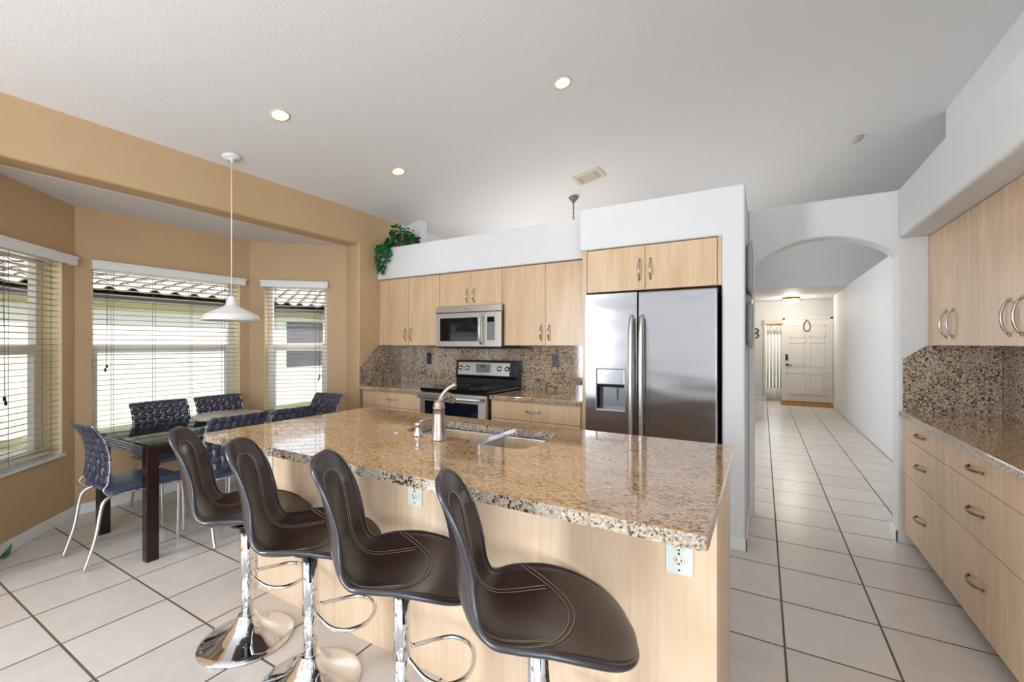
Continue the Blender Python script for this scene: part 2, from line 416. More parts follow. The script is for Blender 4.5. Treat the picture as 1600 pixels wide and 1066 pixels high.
def bay_wall(name, p, q, s0, s1, zs, zt, ext0, ext1, val):
    M, L = face_frame(p, q); T = .175
    m = MB()
    m.box(-ext0, s0, 0, T, -.05, 2.5); m.box(s1, L+ext1, 0, T, -.05, 2.5); m.box(s0, s1, 0, T, -.05, zs-.001); m.box(s0, s1, 0, T, zt, 2.5)
    struct(name, m.xf(M), 'orange_paint', {'wall_bay_near': 'tan wall of the bay with the nearest window', 'wall_bay_middle': 'tan wall of the bay behind the dining table', 'wall_bay_far': 'tan wall of the bay beside the kitchen pier'}[name])
    i = {'wall_bay_near': 1, 'wall_bay_middle': 2, 'wall_bay_far': 3}[name]
    W = snode('window_%d' % i, M @ Vector(((s0+s1)/2, .1, zs)))
    pw = lambda nm, mb, mt, par=W, **k: put(nm, mb.xf(M), mt, par, world=True, **k)
    r = MB(); r.box(s0, s0+.004, .004, .15, zs, zt); r.box(s1-.004, s1, .004, .15, zs, zt); r.box(s0, s1, .004, .15, zt-.004, zt)
    pw('window_reveal', r, 'reveal_cream')
    pw('window_sill', MB().box(s0-.0, s1+.0, -.025, .17, zs, zs+.02, .004), 'marble_sill')
    f = MB(); a, b = s0, s1
    f.box(a, a+.05, .13, .178, zs+.02, zt-.004); f.box(b-.05, b, .13, .178, zs+.02, zt-.004); f.box(a, b, .13, .178, zt-.05, zt-.004); f.box(a, b, .13, .178, zs+.02, zs+.07)
    f.box(a+.04, b-.04, .12, .17, 1.295, 1.36); f.box(a+.05, a+.075, .125, .165, zs+.06, 1.3); f.box(b-.075, b-.05, .125, .165, zs+.06, 1.3)
    pw('window_frame', f, 'white_trim')
    pw('pane', MB().box(a+.045, b-.045, .158, .162, 1.33, zt-.04), 'pane_glass')
    pw('pane', MB().box(a+.06, b-.06, .146, .150, zs+.06, 1.33), 'pane_glass')
    pw('window_screen', MB().box(a+.045, b-.045, .172, .174, zs+.06, 1.33), 'screen_mesh')
    # blind
    LB = ['white slatted blind in the nearest bay window, cut by the left edge', 'wide white slatted blind in the middle window behind the table', 'narrow white slatted blind in the far bay window beside the pier'][i-1]
    base = M @ Vector(((s0+s1)/2, .05, zs+.05))
    B = thing('window_blind', LB, 'blind', base, 0, None)
    pb = lambda nm, mb, mt, par=B, **k: put(nm, mb.xf(M), mt, par, world=True, **k)
    v = MB(); v.box(val[0], val[1], -.062, -.045, 1.985, 2.052, .004); v.box(val[0], val[0]+.012, -.06, -.003, 1.985, 2.052); v.box(val[1]-.012, val[1], -.06, -.003, 1.985, 2.052)
    v.box(val[0]-.006, val[1]+.006, -.068, -.045, 2.038, 2.055, .003)
    pb('valance', v, 'white_trim')
    pb('head_rail', MB().box(s0+.008, s1-.008, .012, .062, 1.988, 2.03), 'white_trim')
    s = MB(); z = zs+.085; tilt = -.10
    while z < 1.985:
        t = MB()
        xs = 2
        def fn(u, w_, z=z): 
            y = .016+.043*w_
            return (s0+.008+(s1-s0-.016)*u, y, z+(w_-.5)*.05*tilt+.0015*(1-(2*w_-1)**2))
        s.grid(fn, 2, 5)
        z += .0425
    pb('slats', s, 'slat_cream', solid=.0022)
    pb('bottom_rail', MB().box(s0+.008, s1-.008, .016, .062, zs+.045, zs+.062, .003), 'slat_cream')
    l = MB(); nl = 4 if s1-s0 > 1 else 2
    for k in range(nl):
        sx = s0+(s1-s0)*((k+.5)/nl if nl > 2 else (.16 if k == 0 else .8))
        for yy in (.013, .065): l.box(sx-.0011, sx+.0011, yy-.001, yy+.001, zs+.05, 1.99)
    pb('ladder_cords', l, 'blind_cord')
    cx = s0+(.1 if i == 2 else (s1-s0)*.88)
    zc = (1.20 if i == 2 else 1.03)
    l = MB().tube([M_ for M_ in [(cx, .004, 1.95), (cx, .002, zc)]], .0012, 6); l.tube([(cx+.012, .004, 1.95), (cx-.006, .002, zc-.02)], .0012, 6)
    cdo = pb('pull_cord', l, 'blind_cord')
    tt = MB().lathe([(.003, zc+.0), (.007, zc-.004), (.008, zc-.028), (.003, zc-.03)], 10, o=(cx, .002, 0)); tt.lathe([(.003, zc-.03), (.007, zc-.034), (.008, zc-.058), (.003, zc-.06)], 10, o=(cx-.01, .002, 0))
    put('cord_tassel', tt.xf(M), 'black_plastic', cdo, world=False)
    k = KIDS(cdo)[0]; k.data.transform(Matrix.Translation(-Vector(base)))
    nn = (M.to_3x3() @ Vector((0, -1, 0)))
    portal(M @ Vector(((s0+s1)/2, .29, (zs+zt)/2)), nn, s1-s0+.1, zt-zs+.1)
bay_wall('wall_bay_near', C1, A, .14, .74, .515, 2.04, .12, 0, (.08, .84))
bay_wall('wall_bay_middle', C1, C2, .095, 1.262, .515, 2.04, .1, .1, (.087, 1.29))
bay_wall('wall_bay_far', C2, C3, .138, .772, .515, 2.04, .12, 0, (.12, .787))
# kitchen back wall and dropped shelves
struct('wall_back', MB().box(-3.84, -.10, 3.92, 4.05, -.03, 2.44), 'white_paint', 'white wall behind the kitchen cabinets')
struct('wall_soffit_back', MB().box(-3.838, -1.20, 3.535, 4.052, 2.11, 2.462), 'white_paint', 'white dropped soffit over the back cabinets', bevel=.012, seg=3)
struct('wall_fridge_pier', MB().poly([(-1.266, 3.256, 2.11), (-.24, 3.256, 2.11), (-.24, 3.256, -.01), (-.10, 3.256, -.01), (-.10, 3.256, 2.44), (-1.266, 3.256, 2.44)], (0, .80, 0)), 'white_paint', 'white pier and soffit around the refrigerator', bevel=.014, seg=3)
struct('wall_pier_dining', MB().box(-3.84, -3.615, 4.0, 4.13, 2.4, CZ(-3.6)+.05), 'white_paint', 'short white pier above the ledge')
# arch wall
pts = [(-.10, 3.93, -.01), (-.055, 3.93, -.01), (-.055, 3.93, 1.98)]
for k in range(1, 24):
    t = k/24; x = -.055+.865*t; z = 1.985+.178*(1-(2*t-1)**2)**.85
    pts.append((x, 3.93, z))
pts += [(.81, 3.93, 1.98), (.81, 3.93, -.01), (1.75, 3.93, -.01), (1.75, 3.93, 2.44), (-.10, 3.93, 2.44)]
struct('wall_arch', MB().poly(pts, (0, .15, 0)), 'white_paint', 'white wall with a shallow arch into the hallway', bevel=.016, seg=3)
struct('wall_right', MB().box(1.33, 1.75, -.6, 3.93, -.01, 2.10), 'white_paint', 'white wall behind the right cabinets')
struct('wall_soffit_right', MB().box(.81, 1.75, -.6, 3.94, 2.10, 2.44), 'white_paint', 'white dropped soffit over the right cabinets', bevel=.02, seg=3)
struct('wall_right_upper', MB().box(1.735, 1.82, -.6, 6.47, 2.40, CZ(1.74)+.03), 'white_paint', 'white wall above the right ledge')
struct('wall_hall_right', MB().box(1.32, 1.75, 4.08, 11.5, -.01, 2.44), 'white_paint', 'white right wall of the hallway', bevel=.01)
struct('wall_hall_upper_right', MB().box(2.6, 2.7, 6.4, 9.7, 2.0, CZ(2.7)), 'white_paint', 'far upper hallway wall').hide_render = False
struct('wall_hall_return', MB().box(1.75, 2.7, 6.40, 6.47, 2.35, CZ(2.7)), 'white_paint', 'return wall above the ledge')
struct('ceiling_ledge', MB().box(1.75, 2.7, 4.0, 9.7, 2.36, 2.44), 'white_paint', 'plant ledge beside the hallway')
struct('wall_foyer_header', MB().box(-4.0, 2.7, 9.56, 9.66, 2.41, CZ(2.7)), 'white_paint', 'white wall above the foyer ceiling')
struct('ceiling_foyer', MB().box(-.6, 1.75, 9.66, 12.45, 2.41, 2.5), 'white_paint', 'flat foyer ceiling')
struct('wall_hall_left', MB().box(-.40, -.29, 8.6, 12.3, -.01, 2.41), 'white_paint', 'left wall of the foyer')
struct('wall_dining_back', MB().box(-4.0, -.29, 8.9, 9.0, -.01, CZ(-.2)), 'white_paint', 'far wall of the dining room')
struct('wall_foyer_right', MB().box(1.45, 1.75, 11.5, 12.3, -.01, 2.41), 'white_paint', 'right foyer return wall')
struct('wall_front', MB().poly([(-.6, 12.3, -.01), (.07, 12.3, -.01), (.07, 12.3, 1.955), (.40, 12.3, 1.955), (.40, 12.3, -.01), (1.75, 12.3, -.01), (1.75, 12.3, 2.45), (-.6, 12.3, 2.45)], (0, .12, 0)), 'white_paint', 'front wall around the entry door')
# rear of the room, behind the camera: wall with wide glass doors
struct('wall_rear', MB().poly([(-4.05, -5.0, -.01), (.1, -5.0, -.01), (.1, -5.0, 2.5), (3.0, -5.0, 2.5), (3.0, -5.0, -.01), (3.1, -5.0, -.01), (3.1, -5.0, 4.2), (-4.05, -5.0, 4.2)], (0, -.15, 0)), 'white_paint', 'rear wall with wide patio doors')
fr = MB()
for x in (.1, 1.5, 2.93): fr.box(x, x+.07, -5.08, -5.0, 0, 2.5)
fr.box(.1, 3.0, -5.08, -5.0, 2.43, 2.5)
struct('door_2', fr, 'white_trim', 'white frame of the patio doors')
struct('wall_family_right', MB().box(3.0, 3.1, -5.1, -.5, -.01, 4.2), 'white_paint', 'family room wall behind the camera')
struct('wall_family_return', MB().box(1.33, 3.1, -.7, -.6, -.01, 4.2), 'white_paint', 'return wall behind the camera')
# baseboards
def bb(name, x0, x1, y0, y1, h=.085): 
    return struct(name, MB().box(x0, x1, y0, y1, 0, h), 'white_trim', bevel=.004)
bb('baseboard_pier', -.245, -.086, 3.24, 3.256); bb('baseboard_pier_side', -.10, -.086, 3.24, 3.93)
bb('baseboard_column', .796, .93, 3.914, 3.93); bb('baseboard_column_side', .796, .81, 3.914, 4.08)
bb('baseboard_hall', 1.285, 1.32, 4.08, 6.35); bb('baseboard_foyer', -.29, .06, 12.285, 12.3)
for nm, p, q in (('baseboard_bay_near', C1, A), ('baseboard_bay_middle', C1, C2), ('baseboard_bay_far', C2, C3)):
    M, L = face_frame(p, q); o = struct(nm, MB().box(0, L, -.014, 0, 0, .085).xf(M), 'white_trim', bevel=.004)
# front door (door_1), sidelight (window_4)
D = snode('door_1', (.9, 12.29, 0))
m = MB(); m.box(.47, 1.345, 12.262, 12.30, .02, 1.955)
put('door_leaf', m, 'white_trim', D, world=True, bevel=.003)
m = MB()
for (xa, xb) in ((.56, .86), (.95, 1.25)):
    for (za, zb) in ((.18, .70), (.84, 1.42), (1.53, 1.82)):
        for (a, b, c, d) in ((xa, xb, za, za+.02), (xa, xb, zb-.02, zb), (xa, xa+.02, za, zb), (xb-.02, xb, za, zb)): m.box(a, b, 12.250, 12.263, c, d)
        m.box(xa+.045, xb-.045, 12.257, 12.263, za+.045, zb-.045, .003)
put('panel_moulding', m, 'white_trim', D, world=True)
m = MB(); m.box(.42, .47, 12.25, 12.3, 0, 2.0); m.box(1.345, 1.395, 12.25, 12.3, 0, 2.0); m.box(.42, 1.395, 12.25, 12.3, 1.955, 2.0)
put('door_casing', m, 'white_trim', D, world=True, bevel=.003)
put('keypad_lock', MB().box(.475, .525, 12.235, 12.262, .985, 1.13, .012, 3), 'black_plastic', D, world=True, label='black oval keypad lock')
m = MB().lathe([(.0, 12.24), (.028, 12.242), (.03, 12.262)], 20, o=(.51, 0, .88), axis='Y'); m.tube([(.51, 12.245, .88), (.51, 12.215, .88), (.54, 12.212, .88), (.61, 12.212, .875)], .008)
put('lever_handle', m, 'black_plastic', D, world=True)
put('lower_lock', MB().lathe([(0, 12.25), (.014, 12.251), (.015, 12.262)], 14, o=(.51, 0, .68), axis='Y'), 'black_plastic', D, world=True)
put('peephole', MB().lathe([(0, 12.256), (.008, 12.257), (.009, 12.262)], 14, o=(.9, 0, 1.48), axis='Y'), 'nickel', D, world=True)
W = snode('window_4', (.235, 12.32, 0))
m = MB(); m.box(.03, .075, 12.25, 12.34, 0, 1.98); m.box(.395, .42, 12.25, 12.34, 0, 1.98); m.box(.07, .40, 12.3, 12.36, 0, .25); m.box(.07, .4, 12.3, 12.36, 1.9, 1.955)
put('window_frame', m, 'white_trim', W, world=True, bevel=.003)
put('pane', MB().box(.075, .395, 12.34, 12.345, .25, 1.9), 'pane_glass', W, world=True)
T = thing('sidelight_curtain', 'sheer white striped curtain in the narrow window beside the front door', 'curtain', (.235, 12.28, .02))
m = MB(); m.box(.03, .43, 12.20, 12.25, 1.86, 1.95)
put('valance', m, 'almond', T, world=True, bevel=.004)
m = MB()
for k, xx in enumerate((.085, .155, .225, .295, .36)):
    m.grid(lambda u, v, xx=xx: (xx+.048*u, 12.27+.02*math.sin(u*PI), .03+1.83*v), 6, 2)
m.grid(lambda u, v: (.08+.32*u, 12.275+.006*math.sin(u*40), .03+.28*v), 40, 2); m.grid(lambda u, v: (.08+.32*u, 12.275+.006*math.sin(u*40), 1.62+.26*v), 40, 2)
put('curtain_panel', m, 'white_trim', T, world=True, solid=.002)
# ------------------------------------------------------------------ outdoors: neighbour's house and lawn
struct('lawn', MB().box(-40, -4.9, -12, 30, -.30, -.15), 'grass', 'green lawn between the houses')
struct('ground_patio', MB().box(-40, 30, -30, -5.2, -.12, -.06), 'stucco_white', 'pale patio behind the house')
struct('ground_front', MB().box(-12, 20, 12.5, 40, -.25, -.1), 'grass', 'front lawn beyond the entry door')
H = thing('neighbour_house', 'white stucco house with grey barrel tile roof seen through the bay windows', 'building', (-10.5, 5, -.15))
put('wall', MB().box(-14.5, -10.4, -10, 26, -.16, 2.1), 'stucco_white', H, world=True)
m = MB().poly([(-10.42, -10, 2.03), (-10.12, -10, 2.14), (-10.12, -10, 2.2), (-10.42, -10, 2.2)], (0, 36, 0))
put('eave', m, 'soffit_olive', H, world=True)
put('gutter', MB().box(-10.14, -10.03, -10, 26, 2.14, 2.25, .02), 'gutter_grey', H, world=True)
# roof: barrel tiles, row by row
bm_ = MB(); nrow = 9; pitch = math.tan(math.radians(20)); step = .36; wv = .33
y0r, y1r = -1.5, 18.0; ncol = int((y1r-y0r)/wv); per = 8
for r_ in range(nrow):
    xa = -9.99-r_*step; za = 2.33+r_*step*pitch
    def fn(u, v, xa=xa, za=za):
        y = y0r+(y1r-y0r)*v; ph = 2*PI*((y/wv) % 1)
        h = .055*max(-.35, math.sin(ph)); 
        return (xa-(step+.05)*u, y, za+(step+.05)*pitch*u*1.0+h-.035*u+.02)
    bm_.grid(fn, 2, ncol*per+1)
    # shade under each front lip is drawn as dark tubes below
put('roof_tiles', bm_, 'tile_roof', H, world=True, solid=.02)
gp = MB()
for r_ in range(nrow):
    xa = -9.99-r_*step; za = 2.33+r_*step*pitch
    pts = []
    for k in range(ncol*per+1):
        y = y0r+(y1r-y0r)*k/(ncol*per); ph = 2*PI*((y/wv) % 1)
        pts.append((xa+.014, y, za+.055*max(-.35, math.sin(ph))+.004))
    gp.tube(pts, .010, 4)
put('tile_gap_shade', gp, 'roof_dark', H, world=True)  # dark tubes paint the shade in the gaps under the tile fronts
bm_ = MB()
bm_.poly([(-10.01, -10, 2.24), (-13.79, -10, 2.24+3.78*pitch), (-13.79, -10, 2.2), (-10.01, -10, 2.2)], (0, 36, 0))
put('roof_deck', bm_, 'roof_dark', H, world=True)
wn = put('window', MB().box(-10.42, -10.385, 6.6, 7.75, .80, 1.95), 'screen_window', H, world=True)
m = MB(); m.box(-10.38, -10.36, 6.6, 7.7, 1.34, 1.39); m.box(-10.38, -10.36, 7.62, 7.75, .8, 1.95)
k = put('window_rail', m, 'white_trim', wn); k.data.transform(Matrix.Translation(-H.location))
# ------------------------------------------------------------------ cabinets
def arch_handle(L=.128, proj=.03, r=.0048, flat=1.0):
    """bow handle along local Z, standing off along local -Y, centred at origin"""
    pts = []
    for k in range(15):
        t = k/14; z = (t-.5)*L; y = -proj*math.sin(PI*t)**.6
        pts.append((0, y, z))
    rr = [r*(1.35 if k in (0, 14) else (1.0+.5*math.sin(PI*k/14))) for k in range(15)]
    m = MB().tube(pts, rr, 8)
    for s in (-1, 1): m.lathe([(.0075, -.001), (.008, -.006), (.0, -.009)], 12, o=(0, 0, s*L/2), axis='Y')
    return m
def door(parent, x0, x1, yf, z0, z1, hx, hz, mat='maple', L=.128, hor=False, hm='nickel', nm='door', depth=.02):
    d = put(nm, MB().box(x0, x1, yf, yf+depth, z0, z1), mat, parent, world=True, bevel=.0016)
    if hx is not None:
        m = arch_handle(L)
        if hor: m.xf(Matrix.Rotation(PI/2, 4, 'Y'))
        m.xf(Matrix.Translation((hx, yf, hz)))
        h = put('handle', m, hm, d); h.data.transform(Matrix.Translation(-parent.location))
    return d
G = .0018
def upper(x0, x1, yf, z0, z1, splitx, hz, label, yb=3.92, hm='nickel', grp=None, L=.13):
    T = thing('wall_cabinet', label, 'cabinet', ((x0+x1)/2, (yf+yb)/2, z0), 0, grp)
    put('body', MB().box(x0+.001, x1-.001, yf+.022, yb-.002, z0, z1-.003), 'maple', T, world=True)
    door(T, x0+G, splitx-G, yf, z0+.001, z1-.006, splitx-.04, hz, hm=hm, L=L)
    door(T, splitx+G, x1-G, yf, z0+.001, z1-.006, splitx+.04, hz, hm=hm, L=L)
    return T
upper(-3.838, -2.952, 3.565, 1.357, 2.109, -3.388, 1.475, 'maple wall cabinet at the far left of the back wall, beside the tan wall')
upper(-2.95, -2.176, 3.565, 1.757, 2.109, -2.545, 1.86, 'short maple wall cabinet directly above the microwave')
upper(-2.174, -1.242, 3.565, 1.357, 2.109, -1.714, 1.475, 'maple wall cabinet between the microwave and the refrigerator')
upper(-1.203, -.268, 3.262, 1.775, 2.108, -.752, 1.925, 'short maple cabinet above the refrigerator under the white soffit', L=.15)
o = put('refrigerator_side_panel', MB().box(-1.240, -1.205, 3.262, 3.918, 0, 2.108), 'maple', loc=(-1.2225, 3.6, 0)); tag(o, 'tall narrow maple panel left of the refrigerator', 'panel')
o = put('filler_strip', MB().box(-.266, -.242, 3.27, 3.30, 1.775, 2.108), 'maple', loc=(-.254, 3.28, 1.775)); tag(o, 'thin maple filler strip right of the cabinet above the refrigerator', 'panel')
def base_unit(x0, x1, label, hx):
    T = thing('base_cabinet', label, 'cabinet', ((x0+x1)/2, 3.6, 0))
    put('body', MB().box(x0, x1, 3.292, 3.918, .10, .873), 'maple', T, world=True)
    put('toe_kick', MB().box(x0, x1, 3.34, 3.36, 0, .10), 'gap_dark', T, world=True)
    door(T, x0+.02, x1-.02, 3.272, .712, .864, hx, .795, hor=True, nm='drawer', L=.13)
    xm = (x0+x1)/2
    door(T, x0+.02, xm-G, 3.272, .12, .708, xm-.05, .62); door(T, xm+G, x1-.02, 3.272, .12, .708, xm+.05, .62)
base_unit(-3.80, -2.925, 'maple base cabinet with one drawer left of the stove', -3.34)
base_unit(-2.125, -1.242, 'maple base cabinet with one drawer between stove and refrigerator', -1.69)
def slab(name, m, mat='granite_gold', bevel=.006, loc=None, lab=None, cat='countertop', edge=True):
    o = put(name, m, mat, bevel=bevel, seg=3, loc=loc, extra=['granite_edge'] if edge else None)
    if edge:
        for f in o.data.polygons:
            if abs(f.normal.z) < .5: f.material_index = 1
    return tag(o, lab, cat)
slab('countertop', MB().box(-3.818, -2.922, 3.252, 3.9, .876, .914), loc=(-3.37, 3.57, .876), lab='granite countertop left of the stove')
slab('countertop', MB().box(-2.122, -1.241, 3.252, 3.9, .876, .914), loc=(-1.68, 3.57, .876), lab='granite countertop between the stove and the refrigerator')
slab('countertop', MB().box(.81, 1.33, 1.2, 3.912, .876, .914), loc=(1.07, 2.5, .876), lab='long granite countertop on the right drawer cabinets')
o = put('backsplash', MB().box(-3.82, -1.241, 3.9, 3.92, .914, 1.3565), 'granite_splash', loc=(-2.5, 3.91, .914)); tag(o, 'speckled granite backsplash behind the stove', 'backsplash')
o = put('backsplash', MB().poly([(-3.84, 3.27, .9145), (-3.84, 3.9, .9145), (-3.84, 3.9, 1.3565), (-3.84, 3.535, 1.3565), (-3.84, 3.27, 1.11)], (.02, 0, 0)), 'granite_splash', loc=(-3.83, 3.6, .9145)); tag(o, 'granite backsplash with cut corner on the tan side wall', 'backsplash')
o = put('backsplash', MB().poly([(.835, 3.93, .9145), (1.31, 3.93, .9145), (1.31, 3.93, 1.359), (.955, 3.93, 1.359), (.835, 3.93, 1.268)], (0, -.018, 0)), 'granite_splash', loc=(1.07, 3.92, .9145)); tag(o, 'granite backsplash with cut corner on the column at the right', 'backsplash')
o = put('backsplash', MB().box(1.312, 1.33, 1.2, 3.93, .9145, 1.359), 'granite_splash', loc=(1.32, 2.6, .9145)); tag(o, 'granite backsplash along the right wall under the wall cabinets', 'backsplash')
# right side cabinets (faces look towards -X)
def rdoor(T, y0, y1, xf, z0, z1, hy, hz, hor, nm, L=.13, hm='nickel'):
    d = put(nm, MB().box(xf, xf+.02, y0, y1, z0, z1), 'maple', T, world=True, bevel=.0016)
    m = arch_handle(L, .03)
    m.xf(Matrix.Rotation(-PI/2, 4, 'Z'))
    if hor: m.xf(Matrix.Rotation(PI/2, 4, 'X'))
    m.xf(Matrix.Translation((xf, hy, hz)))
    h = put('handle', m, hm, d); h.data.transform(Matrix.Translation(-T.location))
for (y0, y1, hy, lab) in ((3.172, 3.926, 3.56, 'maple drawer cabinet at the column end of the right counter'), (2.33, 3.17, 2.765, 'maple drawer cabinet at the right edge, nearer the camera'), (1.25, 2.328, 1.8, 'maple drawer cabinet at the near end of the right counter, cut by the frame')):
    T = thing('drawer_cabinet', lab, 'cabinet', (1.1, (y0+y1)/2, 0))
    put('body', MB().box(.862, 1.328, y0, y1, .085, .873), 'maple', T, world=True)
    put('toe_kick', MB().box(.92, .94, y0, y1, 0, .085), 'gap_dark', T, world=True)
    for (z0, z1) in ((.087, .481), (.484, .728), (.731, .868)):
        rdoor(T, y0+G, y1-G, .842, z0, z1, hy, (z0+z1)/2, True, 'drawer', L=.15, hm='bronze_handle' if 'bronze_handle' in MATS else 'nickel')
for (y0, y1, ys, lab) in ((3.152, 3.926, 3.54, 'tall maple wall cabinet next to the column on the right wall'), (2.37, 3.15, 2.76, 'tall maple wall cabinet at the right edge of the picture')):
    T = thing('wall_cabinet', lab, 'cabinet', (1.15, (y0+y1)/2, 1.36))
    put('body', MB().box(.988, 1.329, y0, y1, 1.361, 2.098), 'maple', T, world=True)
    rdoor(T, y0+G, ys-G, .966, 1.362, 2.096, ys-.055, 1.492, False, 'door', L=.16)
    rdoor(T, ys+G, y1-G, .966, 1.362, 2.096, ys+.055, 1.492, False, 'door', L=.16)
# ------------------------------------------------------------------ island
T = thing('island_cabinet', 'maple kitchen island base with panelled bar side behind the stools', 'island', (-1.3, 1.7, 0))
put('bar_panel', MB().box(-2.46, -.115, 1.39, 1.41, 0, .874), 'maple_island', T, world=True, bevel=.001)
put('end_panel', MB().box(-.135, -.115, 1.4105, 1.98, 0, .874), 'maple', T, world=True)
put('end_panel', MB().box(-2.46, -2.44, 1.4105, 1.98, 0, .874), 'maple', T, world=True)
m = MB(); m.box(-2.44, -1.70, 1.42, 2.0, .1, .873); m.box(-.85, -.137, 1.42, 2.0, .1, .873); m.box(-1.70, -.85, 1.42, 1.58, .1, .873); m.box(-1.70, -.85, 1.58, 2.0, .1, .66); m.box(-2.43, -.15, 1.42, 1.93, 0, .1)
put('body', m, 'maple', T, world=True)
xs = [-2.44, -1.95, -1.68, -1.27, -.86, -.50, -.137]
for a, b in zip(xs[:-1], xs[1:]): put('door', MB().box(a+.002, b-.002, 2.0, 2.02, .11, .865), 'maple', T, world=True, bevel=.0015)
# countertop with the sink cut-out
def rounded_rect(x0, x1, y0, y1, r, n=5):
    out = []
    for (cx, cy, a0) in ((x1-r, y1-r, 0), (x0+r, y1-r, 90), (x0+r, y0+r, 180), (x1-r, y0+r, 270)):
        for k in range(n+1):
            a = math.radians(a0+90*k/n); out.append((cx+r*math.cos(a), cy+r*math.sin(a)))
    return out
bm = bmesh.new()
outer = rounded_rect(-2.475, -.112, 1.118, 2.185, .02, 4)
# single joined opening shaped like the two bowls
def round_poly(P, r, n=5):
    out = []
    for i, p in enumerate(P):
        p = Vector(p); a = (Vector(P[i-1])-p).normalized(); b = (Vector(P[(i+1) % len(P)])-p).normalized()
        rr = r[i]
        for k in range(n+1):
            t = k/n; q0 = p+a*rr; q1 = p+b*rr
            out.append(tuple((1-t)**2*q0+2*t*(1-t)*p+t*t*q1))
    return out
L1 = round_poly([(-1.652, 2.022), (-1.652, 1.690), (-1.212, 1.690), (-1.212, 1.632), (-.885, 1.632), (-.885, 2.03)], [.06, .07, .015, .05, .08, .07])
def loop(pts, z):
    vs = [bm.verts.new((x, y, z)) for x, y in pts]
    es = [bm.edges.new((vs[i], vs[(i+1) % len(vs)])) for i in range(len(vs))]
    return vs, es
vo, eo = loop(outer, .914); vh, eh = loop(L1, .914)
bmesh.ops.triangle_fill(bm, use_beauty=True, edges=eo+eh)
r = bmesh.ops.extrude_face_region(bm, geom=bm.faces[:])
bmesh.ops.translate(bm, vec=(0, 0, -.038), verts=[g for g in r['geom'] if isinstance(g, bmesh.types.BMVert)])
mm = MB(); mm.bm.free(); mm.bm = bm
slab('island_countertop', mm, bevel=.005, loc=(-1.3, 1.65, .876), lab='large polished granite island countertop with a sink cut-out')
T = thing('sink', 'double bowl stainless steel undermount sink in the island', 'sink', (-1.27, 1.85, .68))
for (x0, x1, y0, y1, dz) in ((-1.657, -1.248, 1.685, 2.027, .19), (-1.218, -.88, 1.627, 2.035, .19)):
    m = MB(); rows = []
    for (ins, z) in ((-.012, .874), (0, .874), (.004, .86), (.012, .874-dz+.03), (.035, .874-dz), (.12, .874-dz-.003)):
        rr = rounded_rect(x0+ins, x1-ins, y0+ins, y1-ins, max(.05-ins*.2, .02), 5)
        rows.append([m.bm.verts.new((x, y, z)) for x, y in rr])
    for A_, B_ in zip(rows[:-1], rows[1:]):
        n_ = len(A_)
        for k in range(n_):
            f = m.bm.faces.new((A_[k], A_[(k+1) % n_], B_[(k+1) % n_], B_[k])); f.smooth = True
    m.bm.faces.new(rows[-1])
    bo = put('bowl', m, 'sink_steel', T, world=True)
    dr = put('drain', MB().lathe([(0, .006), (.03, .006), (.042, .002), (.042, 0)], 20, o=((x0+x1)/2, (y0+y1)/2, .874-dz-.002)), 'chrome', bo); dr.data.transform(Matrix.Translation(-T.location))
put('divider', MB().box(-1.262, -1.204, 1.69, 2.025, .862, .8755, .004), 'sink_steel', T, world=True)
# faucet
T = thing('faucet', 'brushed nickel single lever faucet with thick column on the island', 'faucet', (-1.335, 1.61, .914))
put('column', MB().lathe([(.037, 0), (.038, .006), (.034, .012), (.032, .05), (.028, .12), (.026, .148), (.030, .150), (.030, .156), (.027, .158), (.026, .175), (.018, .188), (0, .192)], 32), 'faucet_nickel', T)
put('spout', MB().tube(bez([(0, 0, .178), (.006, .02, .196), (.014, .045, .204), (.02, .068, .196), (.024, .082, .176)]), [.015]*16+[.018]*17, 16), 'faucet_nickel', T)
put('lever', MB().tube(bez([(0, 0, .178), (.004, .012, .205), (.02, .03, .235), (.045, .045, .255), (.06, .052, .262)]), [.011, .011, .011, .011]+[.010]*20+[.011]*9, 12), 'faucet_nickel', T)
T = thing('soap_dispenser', 'small chrome soap dispenser left of the faucet', 'soap dispenser', (-1.48, 1.625, .914))
put('body', MB().lathe([(.026, 0), (.026, .008), (.020, .022), (.013, .036), (.013, .05), (.018, .056), (.018, .066), (.0, .068)], 24), 'chrome', T)
put('nozzle', MB().tube(bez([(0, 0, .064), (.01, .03, .074), (.02, .065, .078), (.028, .085, .066)]), .0045, 10), 'chrome', T)
o = put('sink_hole_cover', MB().lathe([(.022, 0), (.022, .003), (.016, .006), (0, .007)], 24), 'chrome', loc=None); o.location = (-1.634, 1.635, .9142); tag(o, 'flat round chrome sink hole cover left of the soap dispenser', 'hole cover')
# ------------------------------------------------------------------ outlets
def outlet(x, y, z, lab, plate, w=.072, h=.116, face='-Y', rocker=False, body='outlet_ivory'):
    T = thing('wall_outlet', lab, 'outlet', (x, y, z))
    put('cover_plate', MB().box(-w/2, w/2, -.006, 0, -h/2, h/2, .003), plate, T)
    if rocker:
        put('rocker', MB().box(-.017, .017, -.009, -.004, -.034, .034, .002), plate, T)
    else:
        m = MB()
        for zz in (-.021, .021):
            m.lathe([(0, -.009), (.0155, -.009), (.017, -.005)], 20, o=(0, 0, zz), axis='Y')
        rc = put('receptacle', m, body, T)
        s = MB()
        for zz in (-.021, .021):
            s.box(-.008, -.0055, -.0100, -.008, zz-.002, zz+.007); s.box(.0055, .008, -.0100, -.008, zz-.002, zz+.006); s.lathe([(0, -.0100), (.0028, -.0100), (.003, -.008)], 8, o=(0, 0, zz-.009), axis='Y')
        s.lathe([(0, -.0085), (.003, -.0085), (.003, -.006)], 8, axis='Y'); s.lathe([(0, -.0075), (.003, -.0075), (.003, -.006)], 8, o=(0, 0, -.05), axis='Y')
        put('slots', s, 'gap_dark', T)
